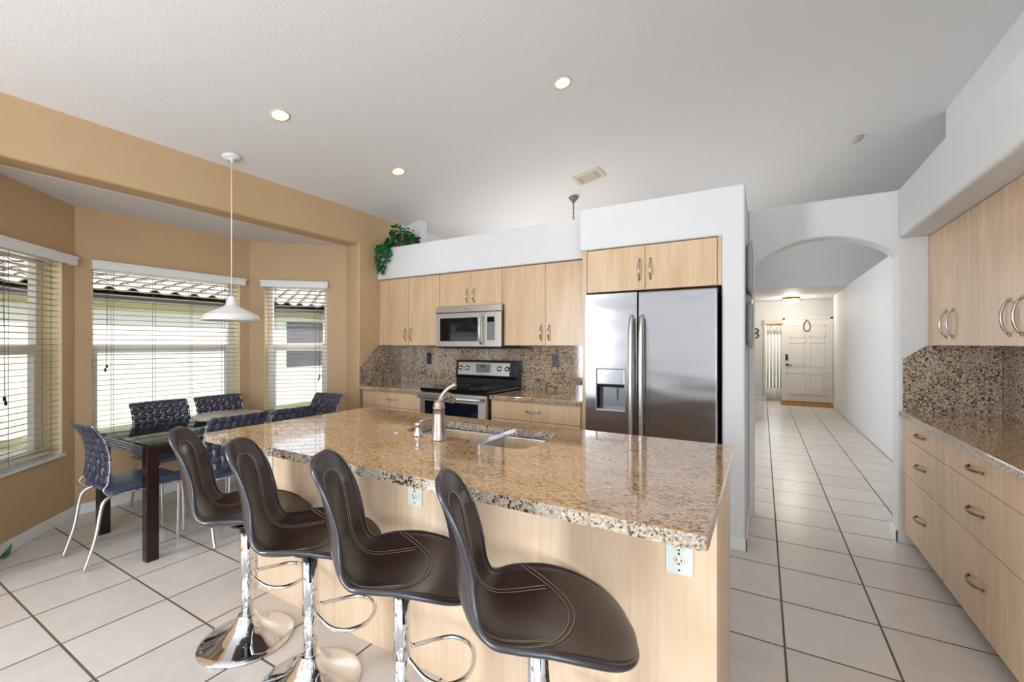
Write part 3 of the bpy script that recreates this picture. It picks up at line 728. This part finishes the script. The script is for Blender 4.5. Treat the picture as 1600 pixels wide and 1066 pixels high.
outlet(-.2185, 1.39, .737, 'pale outlet under the near right corner of the island top', 'outlet_green', .079, .130)
outlet(-1.28, 1.39, .746, 'pale outlet in the middle of the island bar panel', 'outlet_green', .079, .130)
outlet(-2.351, 1.39, .735, 'pale outlet at the far left of the island bar panel', 'outlet_green', .079, .130)
outlet(-3.378, 3.9, 1.20, 'dark blue outlet on the backsplash left of the stove', 'navy_plate', .07, .13, rocker=True)
outlet(-1.761, 3.9, 1.207, 'dark blue outlet on the backsplash right of the stove', 'navy_plate', .075, .12, rocker=True)
# ------------------------------------------------------------------ refrigerator
T = thing('refrigerator', 'stainless steel side by side refrigerator with ice dispenser', 'refrigerator', (-.727, 3.55, 0))
put('body', MB().box(-1.188, -.268, 3.275, 3.90, .02, 1.735), 'gap_dark', T, world=True)
xsps = -.793
# left door with dispenser opening
m = MB(); x0, x1 = -1.192, xsps-.003; ox0, ox1, oz0, oz1 = -1.103, -.884, .868, 1.185
for (a, b, c, d) in ((x0, ox0, .04, 1.752), (ox1, x1, .04, 1.752), (ox0, ox1, .04, oz0), (ox0, ox1, oz1, 1.752)): m.box(a, b, 3.20, 3.272, c, d)
bmesh.ops.remove_doubles(m.bm, verts=m.bm.verts[:], dist=1e-5)
dl = put('door', m, 'stainless', T, world=True)
dr_ = put('door', MB().box(xsps+.003, -.262, 3.20, 3.272, .04, 1.752), 'stainless', T, world=True, bevel=.01, seg=3)
for d_, hx in ((dl, xsps-.037), (dr_, xsps+.037)):
    pts = bez([(hx, 3.202, .40), (hx, 3.17, .43), (hx, 3.148, .60), (hx, 3.140, .98), (hx, 3.148, 1.40), (hx, 3.17, 1.545), (hx, 3.202, 1.572)])
    hb = MB().tube(pts, .016, 10); hb.xf(Matrix.Translation((hx, 0, 0)) @ Matrix.Diagonal((1.15, 1, 1, 1)) @ Matrix.Translation((-hx, 0, 0)))
    h = put('handle', hb, 'stainless_light', d_); h.data.transform(Matrix.Translation(-T.location))
dp = put('dispenser', MB().box(ox0, ox1, 3.262, 3.275, oz0, oz1), 'dispenser_grey', dl); dp.data.transform(Matrix.Translation(-T.location))
def sub(nm, mb, mt, par=dl, T=T):
    o = put(nm, mb, mt, par); o.data.transform(Matrix.Translation(-T.location)); return o
sub('dispenser_panel', MB().box(ox0+.004, ox1-.004, 3.196, 3.26, 1.065, oz1-.004, .004), 'stainless')
m = MB()
for (a, b, c, d) in ((ox0-.004, ox0+.002, oz0, oz1), (ox1-.002, ox1+.004, oz0, oz1), (ox0-.004, ox1+.004, oz1-.002, oz1+.004)): m.box(a, b, 3.194, 3.21, c, d)
sub('dispenser_trim', m, 'label_grey')
m = MB(); m.box(ox0, ox0+.006, 3.2, 3.262, oz0, 1.07); m.box(ox1-.006, ox1, 3.2, 3.262, oz0, 1.07); m.box(ox0, ox1, 3.2, 3.262, 1.045, 1.064)
sub('dispenser_recess', m, 'gap_dark')
m = MB().poly([(ox0+.05, 3.255, .88), (ox1-.006, 3.255, .88), (ox1-.006, 3.255, 1.04), (ox0+.075, 3.255, 1.04)], (0, -.004, 0)); m.box(-.985, -.955, 3.235, 3.25, .945, 1.035)
sub('dispenser_paddle', m, 'dispenser_grey')
sub('drip_tray', MB().box(ox0-.002, ox1+.002, 3.190, 3.262, oz0-.004, oz0+.012, .003), 'stainless_light')
RX = Matrix.Rotation(PI/2, 4, 'X')
text_part('logo', 'Whirlpool', .032, 'label_grey', dr_, Matrix.Translation((-.43+.727, 3.1995-3.55, 1.695)) @ RX)
# ------------------------------------------------------------------ stove
T = thing('stove', 'black and stainless electric range with back control panel', 'stove', (-2.52, 3.6, 0))
X0, X1 = -2.915, -2.130
put('body', MB().box(X0, X1, 3.265, 3.885, .03, .915), 'black_plastic', T, world=True)
put('cooktop', MB().box(X0-.001, X1+.001, 3.232, 3.80, .916, .944, .006), 'black_glass', T, world=True)
m = MB()
for (cx, cy, rr) in ((-2.72, 3.40, .10), (-2.33, 3.40, .085), (-2.72, 3.65, .08), (-2.33, 3.65, .10)):
    m.lathe([(rr, 0), (rr, .0006), (rr-.003, .0006), (rr-.003, 0)], 32, o=(cx, cy, .9442), closed=True)
put('burner_rings', m, 'label_grey', T, world=True)
od = put('oven_door', MB().box(X0+.002, X1-.002, 3.222, 3.262, .20, .905, .006), 'stainless_light', T, world=True)
sub('oven_window', MB().box(X0+.07, X1-.09, 3.217, 3.224, .34, .825, .003), 'oven_glass', od, T)
m = MB().tube([(X0+.02, 3.175, .865), (X1-.03, 3.175, .865)], .016, 12)
for xx in (X0+.05, X1-.06): m.box(xx-.012, xx+.012, 3.178, 3.225, .855, .875)
sub('oven_handle', m, 'stainless_light', od, T)
put('storage_drawer', MB().box(X0+.002, X1-.002, 3.225, 3.262, .05, .19, .005), 'stainless_light', T, world=True)
bk = put('backguard', MB().poly([(X0+.01, 3.80, .93), (X0+.01, 3.885, .93), (X0+.01, 3.885, 1.20), (X0+.01, 3.80, 1.20), (X0+.01, 3.785, 1.03), (X0+.01, 3.80, 1.01)], (X1-X0-.02, 0, 0)), 'black_plastic', T, world=True, bevel=.006)
cp = put('control_panel', MB().poly([(X0+.05, 3.782, 1.045), (X0+.05, 3.80, 1.175), (X0+.05, 3.79, 1.175), (X0+.05, 3.772, 1.045)], (X1-X0-.14, 0, 0)), 'stainless_light', T, world=True)
for xx in (-2.825, -2.74, -2.335, -2.245):
    k = sub('knob', MB().lathe([(.0, -.03), (.021, -.028), (.023, -.012), (.028, 0), (.028, .006)], 20, o=(xx, 3.785, 1.115), axis='Y'), 'knob_silver', cp, T)
sub('display', MB().box(-2.625, -2.45, 3.770, 3.782, 1.075, 1.16, .003), 'dispenser_grey', cp, T)
sub('display_screen', MB().box(-2.565, -2.51, 3.767, 3.772, 1.125, 1.152), 'black_glass', cp, T)
text_part('logo', 'Whirlpool', .022, 'label_grey', cp, Matrix.Translation((-2.54+2.52, 3.7725-3.6, 1.058)) @ RX)
# ------------------------------------------------------------------ microwave
T = thing('microwave', 'stainless over the range microwave with black window', 'microwave', (-2.55, 3.7, 1.335))
X0, X1 = -2.944, -2.150
put('body', MB().box(X0+.004, X1-.002, 3.525, 3.90, 1.335, 1.753), 'black_plastic', T, world=True)
put('underside', MB().box(X0+.05, -2.0, 3.56, 3.90, 1.325, 1.3345), 'black_plastic', T, world=True)
put('vent_panel', MB().box(X0, X1, 3.498, 3.54, 1.69, 1.755, .004), 'stainless_light', T, world=True)
md_ = put('door', MB().box(X0, -2.335, 3.498, 3.524, 1.345, 1.686, .004), 'stainless_light', T, world=True)
sub('door_window', MB().box(X0+.06, -2.415, 3.4945, 3.50, 1.40, 1.635, .004), 'black_glass', md_, T)
sub('handle', MB().tube(bez([(-2.36, 3.497, 1.38), (-2.36, 3.462, 1.40), (-2.36, 3.445, 1.515), (-2.36, 3.462, 1.63), (-2.36, 3.497, 1.65)]), .014, 10), 'stainless_light', md_, T)
cp = put('control_panel', MB().box(-2.331, X1, 3.498, 3.524, 1.345, 1.686, .004), 'stainless_light', T, world=True)
sub('keypad', MB().box(-2.305, -2.215, 3.4945, 3.50, 1.41, 1.62, .003), 'dispenser_grey', cp, T)
sub('display', MB().box(-2.30, -2.22, 3.4925, 3.496, 1.585, 1.635, .002), 'black_glass', cp, T)
text_part('logo', 'Whirlpool', .018, 'label_grey', T, Matrix.Translation((-2.55+2.55, 3.4975-3.7, 1.722-1.335)) @ RX)
# ------------------------------------------------------------------ bar stools
PROF = [(.266, .545), (.262, .549), (.246, .560), (.214, .574), (.17, .583), (.11, .585), (.03, .574), (-.06, .560), (-.135, .566), (-.19, .605), (-.222, .675), (-.238, .76), (-.250, .85), (-.266, .925), (-.277, .963), (-.281, .980), (-.282, .988)]
HW = [.045, .085, .127, .165, .190, .206, .209, .200, .180, .152, .128, .117, .119, .112, .090, .064, .032]
RAISE = [-.004, -.006, -.008, -.008, .0, .020, .050, .066, .060, .052, .055, .060, .045, .024, .012, .005, 0]
def interp(a, t):
    x = t*(len(a)-1); i = min(int(x), len(a)-2); f = x-i
    g = lambda j: a[max(0, min(len(a)-1, j))]
    p0, p1, p2, p3 = g(i-1), g(i), g(i+1), g(i+2)
    return .5*(2*p1+(p2-p0)*f+(2*p0-5*p1+4*p2-p3)*f*f+(3*p1-p0-3*p2+p3)*f**3)
PX = [p[0] for p in PROF]; PZ = [p[1] for p in PROF]
def shell(s, t, off=0):
    """s 0..1 seat tip to back top, t -1..1 across"""
    x = interp(PX, s); z = interp(PZ, s); e = .01
    dx = interp(PX, min(1, s+e))-interp(PX, max(0, s-e)); dz = interp(PZ, min(1, s+e))-interp(PZ, max(0, s-e)); l = math.hypot(dx, dz)
    nx, nz = dz/l, -dx/l      # inner side (towards the sitter)
    hw = interp(HW, s); r_ = interp(RAISE, s)*abs(t)**2.2
    return Vector((x+nx*(r_+off), t*hw, z+nz*(r_+off)))
def make_stool(loc, rz, label):
    T = thing('bar_stool', label, 'bar stool', loc, rz, None)
    m = MB().grid(lambda u, v: shell(u, 2*v-1), 44, 19)
    put('seat_shell', m, 'brown_leather', T, solid=.017, smooth=True)
    # piping round the rim
    rim = [shell(k/40, 1) for k in range(41)]+[shell(1, 1-2*k/8) for k in range(1, 8)]+[shell(1-k/40, -1) for k in range(41)]+[shell(0, -1+2*k/8) for k in range(1, 8)]
    put('edge_piping', MB().tube(rim, .0098, 8, closed=True), 'edge_leather', T, label='dark piping round the shell')
    st = MB()
    for d in (0, .035):
        p = [shell(.375+(.395)*k/24, .62-d*1.6, .0115) for k in range(25)]
        arc = [shell(.77+.052*math.sin(PI*k/16), (.62-d*1.6)*math.cos(PI*k/16), .0115) for k in range(17)]
        q = [shell(.77-.395*k/24, -(.62-d*1.6), .0115) for k in range(25)]
        st.tube(p+arc[1:-1]+q, .0011, 5)
        c = [shell(.425-.095*(1-(2*k/30-1)**2)-d*.35, 2*k/30*.97-.97, .0115) for k in range(31)]
        st.tube(c, .0011, 5)
    put('stitching', st, 'stitch', T)
    put('swivel_plate', MB().lathe([(.0, .548), (.07, .548), (.07, .540), (.035, .530), (.03, .50), (0, .50)], 24), 'black_plastic', T)
    put('outer_column', MB().lathe([(.0, .54), (.030, .54), (.030, .285), (.026, .282), (.0, .282)], 28), 'chrome', T)
    put('inner_column', MB().lathe([(.0, .30), (.0255, .30), (.0255, .10), (.0, .10)], 28), 'chrome', T)
    put('base', MB().lathe([(.0, .002), (.194, .002), (.197, .006), (.194, .011), (.168, .020), (.13, .034), (.09, .052), (.06, .078), (.044, .105), (.038, .118), (.033, .122), (0, .122)], 64), 'chrome', T)
    ring = bez([(.028, .03, .30), (.10, .095, .278), (.17, .115, .272), (.232, .075, .270), (.25, 0, .270), (.232, -.075, .270), (.17, -.115, .272), (.10, -.095, .278), (.028, -.03, .30)])
    put('footrest', MB().tube(ring, .0085, 10), 'chrome', T)
    put('lever', MB().tube([(.0, -.03, .53), (.02, -.07, .515), (.025, -.085, .45)], .005, 8), 'black_plastic', T)
    return T
ST = [((-2.075, 1.125, 0), 48), ((-1.583, 1.105, 0), 39), ((-1.085, 1.11, 0), 32), ((-.560, 1.118, 0), 28)]
SL = ['dark brown leather bar stool farthest from the camera, nearest the dining table', 'dark brown leather bar stool second nearest the dining table', 'dark brown leather bar stool in front of the middle outlet', 'dark brown leather bar stool nearest the camera, its base below the frame']
proto = make_stool(ST[0][0], math.radians(ST[0][1]), SL[0])
for (l, a), lb in zip(ST[1:], SL[1:]):
    c = copy_tree(proto); c.location = l; c.rotation_euler = (0, 0, math.radians(a)); c['label'] = lb
for o in COL.objects:
    if o.name.startswith('bar_stool'): o['group'] = 'bar stools along the island'
# ------------------------------------------------------------------ dining table and chairs
TX0, TX1, TY0, TY1, TZ = -4.165, -3.330, 1.195, 2.50, .735
T = thing('dining_table', 'dark wood dining table with a glass top in the window bay', 'table', ((TX0+TX1)/2, (TY0+TY1)/2, 0))
for x in (TX0, TX1-.065):
    for y in (TY0, TY1-.065): put('leg', MB().box(x, x+.065, y, y+.065, 0, .722), 'espresso', T, world=True, bevel=.003)
for xr in (TX0+.003, TX1-.045): put('side_rail', MB().box(xr, xr+.042, TY0+.065, TY1-.065, .66, .720), 'espresso', T, world=True, bevel=.002)
for y in (TY0+.004, TY1-.03):
    m = MB()
    for k in range(4): m.box(TX0+.065, TX1-.065, y, y+.024, .655+k*.017, .668+k*.017, .003)
    m.box(TX0+.065, TX1-.065, y+.01, y+.018, .655, .720)
    put('end_rail', m, 'rail_silver', T, world=True)
gt = put('glass_top', MB().box(TX0+.006, TX1-.006, TY0+.006, TY1-.006, .7225, .735, .002), 'table_glass', T, world=True, extra=['glass_edge'])
for f in gt.data.polygons:
    if abs(f.normal.z) < .6: f.material_index = 1
T = thing('lazy_susan', 'round grey stone turntable raised on the glass dining table', 'turntable', (-3.735, 1.885, .7352))
put('disc', MB().lathe([(0, .048), (.235, .048), (.243, .054), (.243, .066), (.235, .072), (0, .072)], 48), 'grey_stone', T)
put('foot', MB().lathe([(0, 0), (.09, 0), (.09, .012), (.04, .02), (.035, .048), (0, .048)], 32), 'nickel', T)
def back_surf(x, z):
    h = (z-.50)/.375
    return -.205-.055*h+.035*math.sin(PI*h)*1.0-.03*max(0, h-.8)*5*.6+.045*(x/.205)**2*0.6
def make_chair(loc, rz, label):
    T = thing('dining_chair', label, 'chair', loc, rz)
    m = MB(); NV, NH = 8, 8; W_ = .205; Z0, Z1 = .50, .875
    pv = 2*W_/NV; ph = (Z1-Z0)/NH
    for i in range(NV):
        xc = -W_+pv*(i+.5)
        def fn(u, v, xc=xc, i=i):
            z = Z0+(Z1-Z0)*v; x = xc+(u-.5)*pv*.86
            off = .0045*math.cos(PI*((z-Z0)/ph-.5)+PI*i)
            return (x, back_surf(x, z)+off, z)
        m.grid(fn, 3, NH*5+1)
    for j in range(NH):
        zc = Z0+ph*(j+.5)
        def fn(u, v, zc=zc, j=j):
            x = -W_-.004+(2*W_+.008)*v; z = zc+(u-.5)*ph*.86
            off = -.0045*math.cos(PI*((x+W_)/pv-.5)+PI*j)
            return (x, back_surf(x, z)+off, z)
        m.grid(fn, 3, NV*5+1)
    put('woven_back', m, 'strap_leather', T, solid=.0035)
    for s in (-1, 1):
        m = MB()
        pts = [(s*.19, -.13, .425), (s*.196, -.17, .43), (s*.20, -.20, .47)]+[(s*.198, back_surf(.198, .50+.375*k/8), .50+.375*k/8) for k in range(9)]
        m.tube(bez(pts, 3), .0042, 8)
        put('back_frame', m, 'chrome', T)
    s_ = MB()
    def seat(u, v):
        x = (u-.5)*.43; y = -.17+.39*v
        return (x, y, .452+.006*math.cos((v-.5)*PI)-.01*abs(2*u-1)**3)
    s_.grid(seat, 13, 13)
    put('seat', s_, 'blue_leather', T, solid=.03, bevel=.008, smooth=True)
    m = MB()
    for s in (-1, 1): m.tube([(s*.17, -.15, .425), (s*.165, .17, .428)], .010, 10)
    m.tube([(-.17, .12, .424), (.17, .12, .424)], .008, 8); m.tube([(-.17, -.12, .424), (.17, -.12, .424)], .008, 8)
    put('seat_frame', m, 'chrome', T)
    for s in (-1, 1):
        put('leg', MB().tube(bez([(s*.17, -.14, .425), (s*.178, -.185, .40), (s*.18, -.205, .35), (s*.18, -.232, .18), (s*.182, -.285, .0)], 6), .0105, 10), 'chrome', T)
        put('leg', MB().tube(bez([(s*.165, .15, .428), (s*.165, .20, .415), (s*.16, .212, .36), (s*.155, .212, .18), (s*.152, .212, .0)], 6), .0095, 10), 'chrome', T)
    return T
CH = [((-3.700, 1.240, 0), 0, 'woven strap chair at the near end of the glass table, fully in view'),
      ((-4.30, 1.72, 0), -90, 'woven strap chair on the window side, nearer the camera'),
      ((-4.30, 2.19, 0), -90, 'woven strap chair on the window side, farther from the camera'),
      ((-3.435, 1.682, 0), 90, 'woven strap chair on the island side, partly below the island corner'),
      ((-3.435, 2.125, 0), 90, 'woven strap chair on the island side, farther, only its top seen over the island'),
      ((-3.76, 2.59, 0), 180, 'woven strap chair at the far end of the table by the pier')]
cproto = make_chair(CH[0][0], 0, CH[0][2])
for l, a, lb in CH[1:]:
    c = copy_tree(cproto); c.location = l; c.rotation_euler = (0, 0, math.radians(a)); c['label'] = lb
for o in COL.objects:
    if o.name.startswith('dining_chair'): o['group'] = 'woven chairs around the dining table'
# ------------------------------------------------------------------ lights and ceiling fittings
def on_ceiling(x, y, dz=0): return (x, y, CZ(x)+dz)
RC = (0, -SLOPE, 0)
dn = ['round recessed ceiling light nearest the tan wall, left in the picture', 'round recessed ceiling light right of centre, above the island', 'round recessed ceiling light farthest back, over the counters', 'round recessed ceiling light above the bar stools']
for (x, y), lb in zip(DL, dn):
    T = thing('recessed_light', lb, 'ceiling light', on_ceiling(x, y), 0, 'recessed ceiling lights'); T.rotation_euler = RC
    put('trim_ring', MB().lathe([(.066, -.002), (.066, -.006), (.056, -.009), (.054, -.004), (.058, .0), (.0605, 0)], 40, closed=True), 'almond', T)
    put('baffle', MB().lathe([(.0605, 0), (.056, .03), (.050, .065)], 40, closed=True), 'almond', T, solid=.001)
    put('lens', MB().lathe([(0, .055), (.04, .055), (.0515, .062), (.0515, .068), (0, .068)], 32), 'lamp_glow', T)
    l = light('downlight', 'SPOT', (x, y, CZ(x)-.02), 6, (1, .96, .90), spot_size=math.radians(120), spot_blend=.8, shadow_soft_size=.05)
T = thing('air_vent', 'beige ceiling air vent with three way louvres', 'vent', on_ceiling(-1.695, 4.65)); T.rotation_euler = RC
m = MB(); 
for a in ((-.16, .16, -.13, -.10), (-.16, .16, .10, .13), (-.16, -.13, -.1, .1), (.13, .16, -.1, .1)): m.box(a[0], a[1], a[2], a[3], -.012, -.001)
put('frame', m, 'almond', T)
m = MB()
for k in range(9): m.box(-.085, .085, -.095+k*.022, -.083+k*.022, -.010, -.003)
for k in range(4):
    for s in (-1, 1): m.box(s*(.095+k*.011)-.0035, s*(.095+k*.011)+.0035, -.1, .1, -.011, -.002)
put('louvres', m, 'almond', T)
put('backing', MB().box(-.13, .13, -.1, .1, -.003, -.001), 'gap_dark', T)
o = put('smoke_detector', MB().lathe([(.07, 0), (.072, -.008), (.066, -.018), (.05, -.034), (.03, -.038), (0, -.038)], 32), 'smoke_plastic'); o.location = on_ceiling(.94, 6.39, -.001); o.rotation_euler = RC; tag(o, 'round beige smoke detector on the ceiling beyond the kitchen', 'smoke detector')
# pendant lamp
px, py = -3.675, 1.87
T = thing('pendant_lamp', 'white metal cone pendant lamp hanging on a cord in the window bay', 'pendant lamp', (px, py, CZ(px)))
put('canopy', MB().lathe([(.065, -.002), (.064, -.012), (.05, -.022), (.014, -.03), (.008, -.055), (0, -.055)], 32), 'shade_white', T).rotation_euler = RC
put('cord', MB().tube([(0, 0, -.05), (0, 0, 1.745-CZ(px))], .0038, 8), 'cord_white', T)
zt = 1.755-CZ(px)
put('lamp_shade', MB().lathe([(.012, zt), (.020, zt-.002), (.023, zt-.02), (.028, zt-.04), (.038, zt-.068), (.050, zt-.082), (.178, zt-.148), (.183, zt-.153), (.207, zt-.198)], 48, closed=True), 'shade_white', T, solid=.003)
put('bulb', MB().sphere((0, 0, zt-.12), .03), 'bulb_glass', T)
# chandelier in the dining room
cx, cy = -2.027, 5.02; cz = CZ(cx)
T = thing('chandelier', 'dark chandelier chain and canopy hanging beyond the white ledge', 'chandelier', (cx, cy, cz))
put('canopy', MB().lathe([(.062, 0), (.062, -.014), (.05, -.028), (.022, -.06), (.008, -.085), (0, -.085)], 24), 'verdigris', T)
m = MB(); z = -.085; k = 0
while z > -1.15:
    m.tube([(0.0+(.009*math.cos(a) if k % 2 else 0), (.009*math.cos(a) if not k % 2 else 0), z-.017+.02*math.sin(a)) for a in [2*PI*i/8 for i in range(8)]], .0028, 5, closed=True); z -= .031; k += 1
m.tube([(.004, .004, -.08), (.004, -.004, -.5), (.004, .004, -1.15)], .002, 5)
put('chain', m, 'bronze_dark', T)
m = MB().lathe([(0, -1.13), (.03, -1.15), (.035, -1.3), (.05, -1.34), (.02, -1.42), (0, -1.43)], 20)
for k in range(5):
    a = 2*PI*k/5; c, s = math.cos(a), math.sin(a)
    m.tube(bez([(.03*c, .03*s, -1.30), (.12*c, .12*s, -1.38), (.22*c, .22*s, -1.36), (.26*c, .26*s, -1.28)], 4), .007, 8)
put('arms', m, 'bronze_dark', T)
m = MB()
for k in range(5):
    a = 2*PI*k/5; m.sphere((.26*math.cos(a), .26*math.sin(a), -1.24), .03, 10, 8, (1, 1, 1.3))
put('bulbs', m, 'foyer_glow', T)
light('chandelier_light', 'POINT', (cx, cy, cz-1.15), 12, (1, .86, .78), shadow_soft_size=.2)
# foyer light
T = thing('flush_light', 'lit brass and glass flush ceiling light in the foyer', 'ceiling light', (.55, 11.44, 2.41))
put('rim', MB().lathe([(0, -.002), (.16, -.002), (.175, -.02), (.16, -.045), (.155, -.045)], 32), 'brass', T)
m = MB().lathe([(.158, -.035), (.15, -.08), (.12, -.105), (.05, -.12), (0, -.125)], 24)
put('glass_bowl', m, 'foyer_glow', T)
light('foyer_light', 'POINT', (.55, 11.44, 2.18), 18, (1, .92, .82), shadow_soft_size=.12)
light('hall_fill', 'AREA', (-1.2, 7.2, 1.6), 20, (.9, .95, 1), shape='RECTANGLE', size=1.6, size_y=1.6, rot=(0, -PI/2, 0))  # unseen lamp in mid-air, added to brighten the hall
# ------------------------------------------------------------------ small things
def plate(y0, y1, z0, z1, lab):
    T = thing('wall_plaque', lab, 'wall decoration', (-.10, (y0+y1)/2, (z0+z1)/2), 0, 'sage plaques on the pier wall')
    pr = rounded_rect(-(y1-y0)/2, (y1-y0)/2, -(z1-z0)/2, (z1-z0)/2, .07, 5)
    m = MB(); rows = []
    for (sc_, dx) in ((.80, .003), (.86, .014), (1.0, .034), (.985, .038), (.86, .024), (.7, .020)):
        rows.append([m.bm.verts.new((dx, a*sc_, b*sc_)) for a, b in pr])
    for A_, B_ in zip(rows[:-1], rows[1:]):
        for k in range(len(A_)):
            f = m.bm.faces.new((A_[k], A_[(k+1) % len(A_)], B_[(k+1) % len(A_)], B_[k])); f.smooth = True
    m.bm.faces.new(rows[0]); m.bm.faces.new(rows[-1])
    put('tray', m, 'teal_ceramic', T)
    put('hanger', MB().box(-.001, .006, -.06, .06, .02, .07), 'bronze_dark', T)
plate(3.33, 3.78, 1.705, 2.09, 'sage green ceramic plaque on the pier side, upper of two')
plate(3.33, 3.78, 1.335, 1.685, 'sage green ceramic plaque on the pier side, lower of two')
m = MB()
for zz, rr in ((1.70, .052), (1.585, .056)):
    m.tube([(-.14+rr*math.cos(a), 12.285, zz+rr*math.sin(a)) for a in [2*PI*k/28 for k in range(28)]], .014, 8, closed=True)
o = put('ring_ornament', m, 'bronze_dark', loc=(-.14, 12.285, 1.64)); tag(o, 'dark figure eight ring ornament on the foyer wall left of the door', 'wall decoration')
m = MB(); pts = []
for k in range(33):
    a = 2*PI*k/32; pts.append((.90+.075*math.sin(a)*(1-.35*(math.cos(a)+1)/2), 12.248, 1.80+.125*math.cos(a)+.0))
m.tube(pts, .011, 8, closed=True); m.tube([(.89, 12.25, 1.92), (.885, 12.252, 1.955), (.90, 12.25, 1.99)], .006, 6)
o = put('door_wreath', m, 'wreath_rope', loc=(.90, 12.25, 1.80)); tag(o, 'oval rope wreath hanging on the white front door', 'wreath')
o = put('door_mat', MB().box(.36, 1.38, 11.5, 12.18, .001, .014), 'mat_jute', loc=(.87, 11.84, .001), bevel=.004); tag(o, 'brown jute mat in front of the entry door', 'mat')
o = put('threshold', MB().box(.40, 1.36, 12.19, 12.26, .0, .02), 'mat_jute', loc=(.88, 12.22, 0), bevel=.004); tag(o, 'wooden threshold strip under the entry door', 'threshold')
o = put('door_stop', MB().lathe([(.022, 0), (.024, -.01), (.012, -.03), (.014, -.05), (0, -.052)], 14, axis='Y'), 'bronze_dark'); o.location = (-.25, 12.299, .36); tag(o, 'small dark round knob low on the foyer wall', 'door stop')
# ivy on the ledge
T = thing('potted_ivy', 'trailing green ivy on the white ledge above the cabinets', 'plant', (-3.58, 3.66, 2.4625))
put('pot', MB().lathe([(.0, 0), (.07, 0), (.09, .10), (.095, .105), (.085, .105), (.08, .09), (0, .088)], 24), 'basket', T)
def leaf(m, P, d, size, roll):
    d = Vector(d).normalized(); side = d.cross(Vector((0, 0, 1)))
    if side.length < .1: side = Vector((1, 0, 0))
    side.normalize(); nrm = side.cross(d).normalized()
    R = Matrix.Rotation(roll, 3, d); side = R @ side; nrm = R @ nrm
    out = [(0, 0), (.10, .34), (.32, .46), (.55, .34), (.78, .18), (1, 0)]
    mid = [m.bm.verts.new(P+d*size*a+nrm*size*.0) for a, _ in out]
    for s in (-1, 1):
        e = [m.bm.verts.new(P+d*size*a+side*s*size*b*1.05+nrm*size*(.18*b*2-.1*a)) for a, b in out[1:-1]]
        row = [mid[0]]+e+[mid[-1]]
        for k in range(len(out)-1):
            vs = [mid[k], mid[k+1], row[k+1], row[k]]
            vs = list(dict.fromkeys(vs))
            if len(vs) >= 3:
                f = m.bm.faces.new(vs if s > 0 else vs[::-1]); f.smooth = True
m = MB(); st = MB()
rnd = random.Random(5)
for k in range(230):
    a = rnd.uniform(0, 2*PI); el = rnd.uniform(0, 1)
    rx, ry, rz = .24*math.cos(a)*math.sqrt(rnd.random()), .10*math.sin(a)*math.sqrt(rnd.random()), 0
    top = .17*math.exp(-(rx/.17)**2)+.045
    P = Vector((rx+.04, ry-.03, rnd.uniform(.02, 1)*top+.02))
    d = Vector((rx*3+rnd.uniform(-.6, .6), -.5+rnd.uniform(-.7, .5), rnd.uniform(-.7, .35)))
    leaf(m, P, d, rnd.uniform(.045, .07), rnd.uniform(-.6, .6))
for v in range(7):
    x = -.235+.045*v*.72; L_ = [.20, .26, .22, .28, .24, .16, .10][v]; y = -.135
    path = bez([(x*.5, -.04, .09), (x, -.10, .06), (x, y-.012, -.02), (x+.01, y-.012, -L_)], 6)
    st.tube(path, .002, 5)
    for p in path[8:]:
        for q in range(2):
            leaf(m, p+Vector((rnd.uniform(-.015, .015), -.004, 0)), (rnd.uniform(-.8, .8), -.4, -rnd.uniform(.3, 1)), rnd.uniform(.042, .06), rnd.uniform(-.5, .5))
for k in range(26):
    a = rnd.uniform(-1, 1); st.tube([(0, 0, .09), (a*.12, rnd.uniform(-.06, .06), .17), (a*.2, rnd.uniform(-.1, .08), .12)], .0018, 5)
put('leaves', m, 'leaf_green', T); put('stems', st, 'stem_green', T)
# green leaf tip at the left edge
m = MB(); leaf(m, Vector((-4.33, .735, .035)), (.9, .25, -.12), .16, .2)
o = put('fallen_leaf', m, 'leaf_green', solid=.003, loc=(-4.25, .75, .01)); tag(o, 'tip of a green leaf at the floor by the left edge of the picture', 'leaf')
